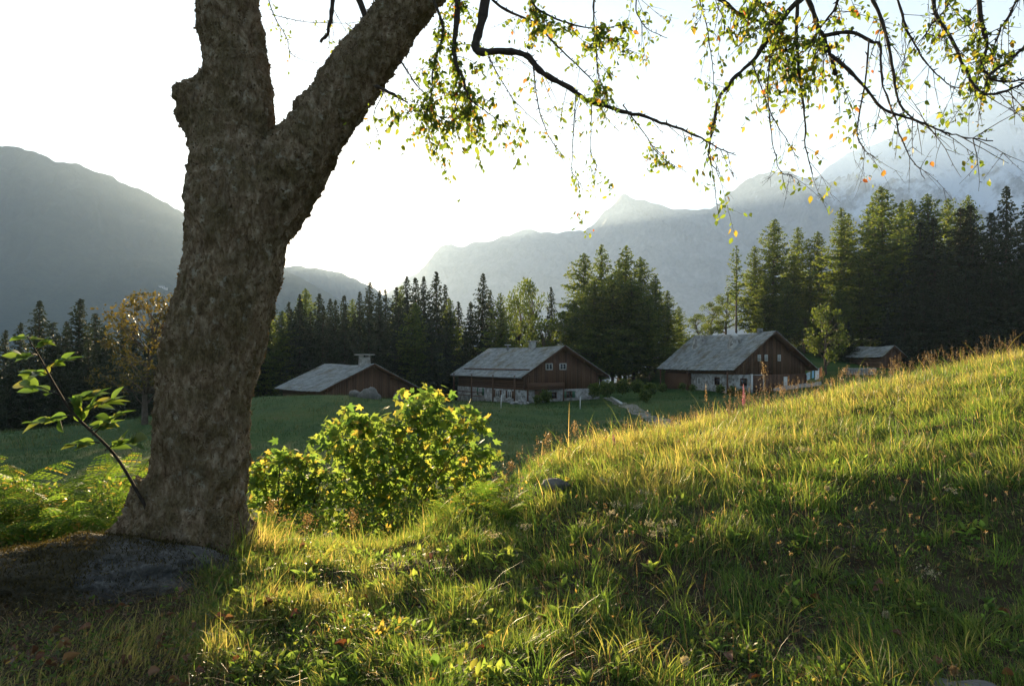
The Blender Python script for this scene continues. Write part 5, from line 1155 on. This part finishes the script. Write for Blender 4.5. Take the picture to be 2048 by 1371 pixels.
# where grass is thick: tufts, thin under the tree and on the shaded lip
tuft = fbm(x / .28, Y / .28, 2, 41); big = fbm(x / 1.4, Y / 1.4, 3, 47)
shade = sstep(470, 380, px + 60 * big) * sstep(6.0, 5.2, Y)
lip = sstep(1180, 1330, px + 40 * big) * sstep(4.9, 4.2, Y + .3 * big)
hollow = sstep(470, 520, px) * sstep(960, 900, px) * sstep(5.5, 6.0, Y) * sstep(10, 9, Y)
clear = np.where((px > 470) & (px < 990) & (Y > 6.3), .35, 1.0)
keep_p = clear * np.clip(.60 + .65 * tuft + .4 * big + .3 * sstep(1050, 1250, px) * sstep(5, 6.5, Y), .3, 1) * (1 - .72 * shade) * (1 - .55 * lip) * np.where(Y > crest, .0, 1)
keep = rng.random(N) < keep_p
px, Y, x, z, crest, tuft, big, shade, lip, hollow = [v[keep] for v in (px, Y, x, z, crest, tuft, big, shade, lip, hollow)]
n = len(px); bank = sstep(950, 1150, px) * sstep(5.0, 6.5, Y); nearcrest = bank * sstep(.70, .95, Y / crest)
H = .035 + .045 * np.clip(tuft + .45, 0, 1.5) + .055 * bank + .08 * nearcrest + .07 * hollow
foot = sstep(440, 480, px) * sstep(620, 540, px) * sstep(4.7, 5.0, Y) * sstep(6.1, 5.7, Y); H += .10 * foot
tall = rng.random(n) < .05; H = H * np.exp(rng.normal(0, .32, n)) * np.where(tall, 1.7, 1.0)
W = .0042 * np.exp(rng.normal(0, .25, n)) * (1 + .06 * Y)
ldir = 2.2 + 3.0 * fbm(x / .8, Y / .8, 2, 53) + rng.normal(0, .9, n); lean = np.clip(np.abs(rng.normal(.55, .4, n)), .05, 1.8)
tint = np.clip(.42 + .14 * bank + .22 * big + .12 * tuft + rng.normal(0, .16, n) + .12 * nearcrest + .25 * foot + .18 * shade - .1 * lip, 0, .82)
tint = np.where(rng.random(n) < .05 + .12 * nearcrest + .15 * foot + .25 * shade, rng.uniform(.84, 1, n), tint)
V, T, ti = blades(np.stack([x, Y, z - .006], 1), H, W, ldir, lean, tint)
o = link("grass", tri_mesh("grass", V, T, ti, mats=[M['grass']])); tag(o, "sunlit green and straw grass over the bank and knoll", "grass", kind="stuff"); print("blades", n)
# stronger tufts of wide blades and clumps of tall-leaved weeds, too many to count
nt_ = 420; px = np.where(rng.random(nt_) < .6, rng.uniform(1020, 2090, nt_), rng.uniform(430, 1100, nt_)); Yc = np.where(px < 1050, 5.4, np.interp(px, CREST_PX, CREST_Y) * .95); Yt = 2.7 + (Yc - 2.7) * rng.random(nt_) ** 1.1; xt = (px - 1024) / F * Yt
k = np.repeat(np.arange(nt_), 26); n = len(k); x = xt[k] + rng.normal(0, .035, n); Y = Yt[k] + rng.normal(0, .035, n); hh = (rng.uniform(.07, .24, nt_) * np.where(px < 1050, .6, 1.0))[k] * rng.uniform(.5, 1.15, n)
V, T, ti = blades(np.stack([x, Y, ground(x, Y) - .01], 1), hh, .0055 + .0004 * Y, np.arctan2(Y - Yt[k], x - xt[k]) + rng.normal(0, .5, n), np.abs(rng.normal(.7, .35, n)), np.clip(rng.uniform(.15, .75, nt_)[k] + rng.normal(0, .08, n), 0, .9), 4)
o = link("grass_tufts", tri_mesh("grass_tufts", V, T, ti, mats=[M['grass']])); tag(o, "coarse grass tufts standing out of the bank and knoll", "grass", kind="stuff")
nt_ = 330; px = rng.uniform(430, 2090, nt_); Yc = np.where(px < 1050, 5.4, np.interp(px, CREST_PX, CREST_Y) * .85); Yt = 2.7 + (Yc - 2.7) * rng.random(nt_); xt = (px - 1024) / F * Yt; k = np.repeat(np.arange(nt_), 13); n = len(k)
x = xt[k] + rng.normal(0, .03, n); Y = Yt[k] + rng.normal(0, .03, n); D = nrm(np.stack([rng.normal(0, 1, n), rng.normal(0, 1, n), rng.uniform(.1, 1.6, n)], 1))
V, T, ti = scatter(*oval_leaf(4, .2, .15, .3), np.stack([x, Y, ground(x, Y) + rng.uniform(0, .06, n)], 1), frames(D, np.stack([rng.normal(0, .5, n), rng.normal(0, .5, n), np.ones(n)], 1)), rng.uniform(.04, .085, nt_)[k] * rng.uniform(.6, 1.2, n), np.clip(rng.uniform(.1, .9, nt_)[k] + rng.normal(0, .1, n), 0, 1))
o = link("weed_leaves", tri_mesh("weed_leaves", V, T, ti, mats=[M['bush_leaf']])); tag(o, "clumps of narrow-leaved weeds through the grass", "weeds", kind="stuff")
# broad low leaves mixed through the sward
N2 = 48000; px, Y = sample_ground(N2, 2.6, 12.0); x = (px - 1024) / F * Y; z = ground(x, Y); big = fbm(x / .6, Y / .6, 3, 61)
k = (Y < np.interp(px, CREST_PX, CREST_Y) * .95) & (rng.random(N2) < np.clip(.4 + .9 * big, 0, 1)); px, Y, x, z = px[k], Y[k], x[k], z[k]; n = len(px)
D = nrm(np.stack([rng.normal(0, 1, n), rng.normal(0, 1, n), rng.uniform(0, 1.1, n)], 1))
V, T, ti = scatter(QV * np.array([1, .8, 1]), QT, np.stack([x, Y, z + rng.uniform(0, .07, n)], 1), frames(D, np.stack([rng.normal(0, .4, n), rng.normal(0, .4, n), np.ones(n)], 1)), rng.uniform(.015, .045, n), rng.random(n) ** 1.2)
o = link("ground_cover", tri_mesh("ground_cover", V, T, ti, mats=[M['herb']])); tag(o, "small broad-leaved weeds mixed through the grass", "weeds", kind="stuff")
# straw and dry stalks lying in the shade by the boulder and on the lip
n = 9000; px = np.where(rng.random(n) < .45, rng.uniform(-80, 480, n), rng.uniform(430, 2100, n)); Y = rng.uniform(2.6, 5.0, n); x = (px - 1024) / F * Y
V, T, ti = blades(np.stack([x, Y, ground(x, Y)], 1), np.where(px < 450, rng.uniform(.05, .22, n), rng.uniform(.04, .13, n)), np.full(n, .0022), rng.uniform(0, 6.28, n), rng.uniform(.5, 2.2, n), rng.random(n))
o = link("dry_straw", tri_mesh("dry_straw", V, T, ti, mats=[M['straw']])); tag(o, "dry straw stalks in the shade before the boulder", "straw", kind="stuff")
# crumbled leaf litter
n = 9000; px = rng.uniform(-80, 2120, n); Y = 2.6 * (6.2 / 2.6) ** rng.random(n); k = rng.random(n) < np.where(px < 480, .9, .3); px, Y = px[k], Y[k]; n = len(px); x = (px - 1024) / F * Y
V, T, ti = scatter(QV, QT, np.stack([x, Y, ground(x, Y) + rng.uniform(.004, .03, n)], 1), frames(rand_dirs(n) * np.array([1, 1, .4]), rand_dirs(n) * .6 + np.array([0, 0, 1])), rng.uniform(.012, .04, n), rng.random(n))
o = link("leaf_litter", tri_mesh("leaf_litter", V, T, ti, mats=[M['litter']])); tag(o, "crumbled brown leaf litter on the ground", "litter", kind="stuff")
# meadow beyond the knoll
n = 100000; px = rng.uniform(-300, 2300, n); Y = 11 * (85 / 11) ** rng.random(n); x = (px - 1024) / F * Y; z = ground(x, Y); k = z < EYE - .028 * Y; px, Y, x, z = px[k], Y[k], x[k], z[k]; n = len(px)
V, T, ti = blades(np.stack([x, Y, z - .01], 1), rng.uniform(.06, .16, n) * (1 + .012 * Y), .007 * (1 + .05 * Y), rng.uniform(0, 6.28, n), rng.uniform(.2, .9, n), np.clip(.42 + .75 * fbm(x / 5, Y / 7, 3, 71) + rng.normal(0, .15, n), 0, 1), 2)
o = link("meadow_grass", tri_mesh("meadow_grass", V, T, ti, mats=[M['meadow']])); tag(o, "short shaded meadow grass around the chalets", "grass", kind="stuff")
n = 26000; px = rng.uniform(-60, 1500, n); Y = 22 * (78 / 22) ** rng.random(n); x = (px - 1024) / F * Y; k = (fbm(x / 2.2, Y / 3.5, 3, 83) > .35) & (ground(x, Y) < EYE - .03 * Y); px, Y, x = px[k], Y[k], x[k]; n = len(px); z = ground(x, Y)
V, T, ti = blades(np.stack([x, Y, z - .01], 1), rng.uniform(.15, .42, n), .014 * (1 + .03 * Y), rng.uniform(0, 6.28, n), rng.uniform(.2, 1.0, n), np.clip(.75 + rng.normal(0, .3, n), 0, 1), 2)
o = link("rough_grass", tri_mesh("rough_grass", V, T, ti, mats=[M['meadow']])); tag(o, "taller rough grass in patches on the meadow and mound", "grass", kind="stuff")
# low bushes beside the chalets: hedge mounds
undergrowth("hedge_foliage", "overgrown weeds between the middle chalet and path", [(1190, 780, 14, 72), (1215, 776, 16, 74), (1245, 772, 14, 78), (1275, 772, 14, 78), (1300, 778, 14, 76), (1092, 792, 12, 73), (1075, 798, 8, 72), (1290, 790, 12, 70)], 5200, .28, 'broad')
undergrowth("hedge_foliage", "dark weeds along the stone wall of the large chalet", [(1365, 772, 7, 78), (1385, 775, 7, 76), (1440, 778, 9, 75), (1465, 782, 10, 74), (1485, 786, 9, 73), (1325, 775, 9, 80)], 2600, .22, 'broad')

# ------------------------------------------------------------------ single flowers and seed heads
def stalk(tb, g, tip, r=.003, bend=.0):
    mid = (g + tip) / 2 + np.array([bend, 0, .02]); P = smooth_path([g, mid, tip], per=5); tb.tube(P, np.linspace(r, r * .6, len(P)), 4); return P
def crest_point(px, back=.82):
    Yc = float(np.interp(px, CREST_PX, CREST_Y)) * back; return gp(px, Yc)
def plant(name, label, cat, g, tip, group=None, head=None, bend=0.0, r=.003, mat='stem'):
    e = empty(name, g); tag(e, label, cat, group); tb = TB(); P = stalk(tb, g - np.array([0, 0, .02]), tip, r, bend); link("stem", tb.mesh("stem", M[mat], True, g), e)
    if head: head(e, g, P)
    return e
def spike(mat, frac_, rad, n, size, nm="flower_spike"):
    def f(e, g, P):
        L = np.linalg.norm(P[-1] - P[0]); t = rng.uniform(1 - frac_, 1, n); k = t * (len(P) - 1); i0 = np.clip(k.astype(int), 0, len(P) - 2); p = P[i0] + (P[i0 + 1] - P[i0]) * (k - i0)[:, None]
        d_ = rand_dirs(n); d_[:, 2] *= .5; taper = 1 - .7 * (t - 1 + frac_) / frac_
        V, T, ti = scatter(QV * np.array([1, 1.3, 1]), QT, p, frames(nrm(d_), rand_dirs(n)), size * taper * rng.uniform(.7, 1.2, n) + rad * 0, rng.random(n))
        link(nm, tri_mesh(nm, V - g, T, ti, mats=[M[mat]]), e)["kind"] = "stuff"
    return f
def puff(mat, rad, n=160, nm="seed_head"):
    def f(e, g, P):
        d_ = rand_dirs(n); c_ = P[-1]; V0 = np.array([(.1, -.03, 0), (1, -.13, 0), (1, .13, 0)]); V, T, ti = scatter(V0, [(0, 1, 2)], np.repeat(c_[None], n, 0), frames(d_, rand_dirs(n)), rad * rng.uniform(.7, 1.1, n), rng.random(n))
        link(nm, tri_mesh(nm, V - g, T, ti, mats=[M[mat]]), e)["kind"] = "stuff"
    return f
def panicle(rad, n=70, frac_=.35, mat='seed'):
    def f(e, g, P):
        t = rng.uniform(1 - frac_, 1, n); k = t * (len(P) - 1); i0 = np.clip(k.astype(int), 0, len(P) - 2); p = P[i0] + (P[i0 + 1] - P[i0]) * (k - i0)[:, None]; p = p + rand_dirs(n) * (rad * (1.25 - t)[:, None] / frac_ * rng.random((n, 1)))
        V, T, ti = scatter(QV, QT, p, frames(rand_dirs(n) + np.array([.2, 0, .6]), rand_dirs(n)), rng.uniform(.01, .025, n), rng.random(n))
        link("panicle", tri_mesh("panicle", V - g, T, ti, mats=[M[mat]]), e)["kind"] = "stuff"
    return f
def stand(px, py, back=.82): 
    g = crest_point(px, back); return g, at(px, py, g[1])
g, t = stand(1487, 768); plant("lupin", "tall pink lupin spike standing on the bank crest below the large chalet", "flower", g, t, None, spike('petal_pink', .55, .02, 190, .035))
g, t = stand(1227, 868, .78); plant("lupin", "short pale pink flower spike on the bank crest before the meadow", "flower", g, t, None, spike('petal_pink', .6, .02, 120, .03))
g, t = stand(1412, 768); plant("seed_stalk", "tall thin stalk with knotted seed clusters left of the pink lupin", "plant", g, t, None, spike('seed', .4, .02, 60, .04))
for px_, py_, back, bend, lb in [(1525, 724, .82, .03, "tall brown grass plume rising before the dark chalet gable"), (1560, 772, .84, .05, "brown grass plume right of the pink lupin"), (1535, 800, .86, .02, "leaning straw plume just right of the lupin stem"), (1665, 758, .84, -.03, "tall brown seed spike before the meadow below the shed"), (1690, 735, .86, -.1, "bending green-gold grass head under the shed roof corner"), (1745, 738, .86, .08, "feathery pale grass plume before the shed"), (1780, 742, .88, .06, "feathery pale grass plume right of the shed plume"), (1795, 728, .86, -.02, "upright grass tip before the forest shade"), (1840, 746, .88, .02, "reddish seed spike on the crest before the dark forest"), (1895, 740, .9, .02, "grass seed spike right of the reddish spike"), (1950, 725, .9, -.03, "thin tall grass tip near the high end of the crest"), (1990, 712, .92, .02, "golden grass tip on the high end of the crest"), (2020, 700, .92, -.04, "golden bending grass at the right end of the crest"), (1460, 822, .86, .0, "pale round panicle left of the pink lupin"), (1600, 800, .86, .03, "brown bushy panicle in the crest thicket"), (1630, 790, .87, -.02, "second brown bushy panicle in the crest thicket"), (1150, 845, .8, .0, "thin grass stalk standing alone above the meadow shade"), (1345, 835, .84, -.02, "thin seed stalk near the path end"), (1020, 925, .9, .02, "pale dry flower head beside the large bush"), (1100, 865, .82, -.05, "leaning grass stalk at the low end of the bank")]:
    g, t = stand(px_, py_, back); plant("grass_plume", lb, "grass stalk", g, t, "grass plumes along the crest", panicle(.06, 150), bend, .0025, 'stem')
# mass of seed stalks on the crest
P_, R_, TT_ = [], [], []; tb = TB(); n = 520; px = np.concatenate([rng.uniform(1380, 2090, 380), rng.uniform(980, 1400, 140)]); back = rng.uniform(.7, .98, n)
HP = []
for k in range(n):
    g = crest_point(px[k], back[k]); h = rng.uniform(.2, .46) * (1.3 if px[k] > 1450 else .85); tip = g + np.array([rng.normal(0, .07), rng.normal(0, .06), h]); 
    tb.tube([g, (g + tip) / 2 + np.array([rng.normal(0, .012), 0, .01]), tip], [.0022, .002, .0014], 3, float(rng.random()), cap=False)
    m_ = 16; s_ = rng.uniform(0, .3, m_); HP.append(tip + (g - tip) * s_[:, None] * .9 + rng.normal(0, .009, (m_, 3)))
o = link("seed_grass_stalks", tb.mesh("seed_grass_stalks", M['straw'])); tag(o, "thin straw stalks of the seeding grass along the crest", "grass", kind="stuff")
HP = np.concatenate(HP); m_ = len(HP); V, T, ti = scatter(QV, QT, HP, frames(rand_dirs(m_) + np.array([0, 0, .9]), rand_dirs(m_)), rng.uniform(.009, .02, m_), rng.random(m_))
o = link("seed_grass_heads", tri_mesh("seed_grass_heads", V, T, ti, mats=[M['seed']])); tag(o, "brown seed heads of the grass along the crest", "grass", kind="stuff")
# dandelion clocks and round faded flower heads on the bank
for px_, py_, Yb, lb in [(1945, 915, 6.6, "large pale dandelion clock high on the right of the bank"), (1598, 968, 6.2, "pale dandelion clock in the middle of the bank"), (1655, 1008, 5.8, "pale dandelion clock on a leaning stalk low on the bank"), (1785, 1016, 5.6, "round pale seed head right of the leaning dandelion"), (1772, 1228, 4.0, "ragged dandelion head above the dark lip at the right"), (1908, 1340, 3.2, "yellow withered flower head in the bottom corner by the stone"), (1370, 1320, 3.3, "small pale seed head low in the shaded foreground"), (1508, 960, 6.4, "small pale flower head beside a white cluster on the bank"), (1975, 975, 6.0, "brownish seed head below the large dandelion clock")]:
    t = at(px_, py_, Yb); g = np.array([t[0] + random.uniform(-.04, .06), t[1], 0.]); g[2] = float(ground(g[0], g[1])); 
    if t[2] < g[2] + .05: t[2] = g[2] + .08
    plant("dandelion_clock", lb, "flower", g, t, "dandelion clocks on the bank", puff('petal_white' if 'yellow' not in lb else 'seed', .023), random.uniform(-.03, .03))
k = 0
for px_, py_, Yb in [(1210, 985, 6.3), (1232, 1025, 5.7), (1222, 1050, 5.5), (1275, 1030, 5.6), (1300, 1080, 5.1), (1340, 1085, 5.1), (1325, 1100, 5.0), (1310, 1115, 4.95), (1290, 1000, 6.0), (1600, 910, 7.4), (1610, 918, 7.3), (1170, 1065, 5.3), (1050, 1065, 5.4), (990, 1090, 5.2), (1905, 1010, 5.7), (1860, 1180, 4.4)]:
    t = at(px_, py_, Yb); g = np.array([t[0], t[1] + .03, 0.]); g[2] = float(ground(g[0], g[1])); t[2] = max(t[2], g[2] + .1); e = empty("yarrow", g)
    tag(e, "clustered off-white wildflower heads scattered among the grass of the bank", "flower", "off-white wildflowers"); tb = TB(); stalk(tb, g, t); link("stem", tb.mesh("stem", M['stem'], True, g), e)
    m_ = 15; cc = t + rng.normal(0, .03, (m_, 3)) * np.array([1, 1, .4]); n_ = m_ * 9; P = np.repeat(cc, 9, 0) + rng.normal(0, .006, (n_, 3)); V, T, ti = scatter(QV, QT, P, frames(rand_dirs(n_), rand_dirs(n_) + np.array([0, 0, 1])), rng.uniform(.008, .014, n_), rng.random(n_))
    link("flower_head", tri_mesh("flower_head", V - g, T, ti, mats=[M['petal_white']]), e)["kind"] = "stuff"
# tiny round flower heads, hundreds: as one mass
n = 420; px = rng.uniform(1150, 2080, n); Y = rng.uniform(4.4, 11, n); x = (px - 1024) / F * Y; g = np.stack([x, Y, ground(x, Y)], 1); h = rng.uniform(.10, .24, n); tip = g + np.stack([rng.normal(0, .03, n), rng.normal(0, .03, n), h], 1)
tb = TB(); 
for k in range(n): tb.tube([g[k], (g[k] + tip[k]) / 2 + rng.normal(0, .008, 3), tip[k]], [.0018] * 3, 3, .6, cap=False)
o = link("flower_stalks", tb.mesh("flower_stalks", M['stem'])); tag(o, "thin stalks of the small faded flowers on the bank", "flower", kind="stuff")
P = np.repeat(tip, 12, 0); m_ = len(P); V, T, ti = scatter(QV, QT, P + rng.normal(0, .004, (m_, 3)), frames(rand_dirs(m_), rand_dirs(m_)), rng.uniform(.009, .017, m_), np.repeat(rng.random(n), 12))
o = link("small_flower_heads", tri_mesh("small_flower_heads", V, T, ti, mats=[M['seed']])); tag(o, "small faded brown flower heads dotted over the bank", "flower", kind="stuff")
# thin dry stems through the sward
n = 2600; px = np.where(rng.random(n) < .75, rng.uniform(1080, 2090, n), rng.uniform(450, 1100, n)); t = rng.random(n); Yc = np.interp(px, CREST_PX, CREST_Y) * .9; Yc = np.where(px < 1080, 5.4, Yc); Y = 3.0 + (Yc - 3.0) * t; x = (px - 1024) / F * Y
V, T, ti = blades(np.stack([x, Y, ground(x, Y)], 1), np.where(px > 1080, rng.uniform(.10, .28, n), rng.uniform(.06, .16, n)), .002 + .0002 * Y, rng.uniform(0, 6.28, n), rng.uniform(.05, .9, n), rng.random(n), 3)
o = link("dry_stems", tri_mesh("dry_stems", V, T, ti, mats=[M['seed']])); tag(o, "thin dry stems standing through the grass of the bank", "grass", kind="stuff")
# brown umbels in the hollow beside the trunk
for px_, py_, Yb, lb in [(570, 1040, 6.3, "dry golden flower umbel in the shade right of the trunk"), (615, 1030, 6.3, "dry golden flower spray reaching right from the trunk foot"), (545, 1000, 6.5, "dry brown flower stalk against the small maple bush"), (705, 1022, 6.8, "tiny pale flower on a thin stalk in the dark hollow")]:
    t = at(px_, py_, Yb); g = np.array([t[0] - .08, t[1], 0.]); g[2] = float(ground(g[0], g[1])); plant("dry_umbel", lb, "flower", g, t, "dry flower stalks in the hollow", panicle(.07, 220, .3, 'seed'), .02)
# leaf rosettes
RV_, RT_ = oval_leaf(5, .16, .2, .35); rme = tri_mesh("leaf", RV_, RT_, smooth=True, mats=[M['bush_leaf_o']])
for px_, Yb, s_, lb in [(870, 3.25, .16, "broad-leaved dock rosette at the bottom middle of the knoll"), (1170, 3.2, .15, "broad-leaved rosette with upright leaves near the bottom edge"), (1060, 4.1, .15, "bright narrow-leaved rosette in the middle of the knoll"), (1270, 3.7, .2, "long-leaved tuft catching the light before the dark lip"), (990, 3.9, .12, "small bright-leaved rosette beside the narrow one"), (700, 3.2, .1, "small low rosette at the lower left of the sunlit grass"), (820, 4.9, .12, "rosette of pale leaves on the lip before the hollow"), (930, 5.1, .13, "leafy rosette on the sunlit lip left of the white flowers"), (1960, 5.2, .16, "broad dark leaves low on the far right of the bank"), (690, 4.2, .09, "tiny rosette in the short grass right of the boulder")]:
    g = gp(px_, Yb); e = empty("leaf_rosette", g); tag(e, lb, "plant", "leaf rosettes")
    for k in range(random.randint(7, 11)):
        o = link("leaf", rme, e); q = s_ * random.uniform(.45, .85); o.scale = (q, q, q); o.rotation_euler = (random.uniform(-.3, .3), -random.uniform(.35, 1.25), random.uniform(0, 6.28)); o.location = (0, 0, .01)
# fallen leaves
fme = [tri_mesh("fallen_leaf", *oval_leaf(5, .3, .5 + .2 * k, .3 - .15 * k), smooth=True, mats=[M['dead_leaf']]) for k in range(3)]
for k in range(110):
    if k < 62: px_, Yb = random.uniform(-20, 470), random.uniform(2.7, 4.3)
    elif k < 90: px_, Yb = random.uniform(470, 1350), random.uniform(2.8, 5.3)
    else: px_, Yb = random.uniform(1300, 2000), random.uniform(2.9, 4.4)
    g = gp(px_, Yb); o = link("fallen_leaf", random.choice(fme)); q = random.uniform(.04, .085); o.scale = (q, q, q); o.location = (g[0], g[1], g[2] + random.uniform(.015, .045)); o.rotation_euler = (random.uniform(-.7, .7), random.uniform(-.6, .6), random.uniform(0, 6.28))
    tag(o, "curled red-brown dead leaf " + ("in the dark litter before the boulder" if k < 62 else "on the sunlit short grass of the knoll" if k < 90 else "in the dark hollow below the right lip"), "dead leaf", "fallen leaves " + ("before the boulder" if k < 62 else "on the knoll" if k < 90 else "below the lip"))
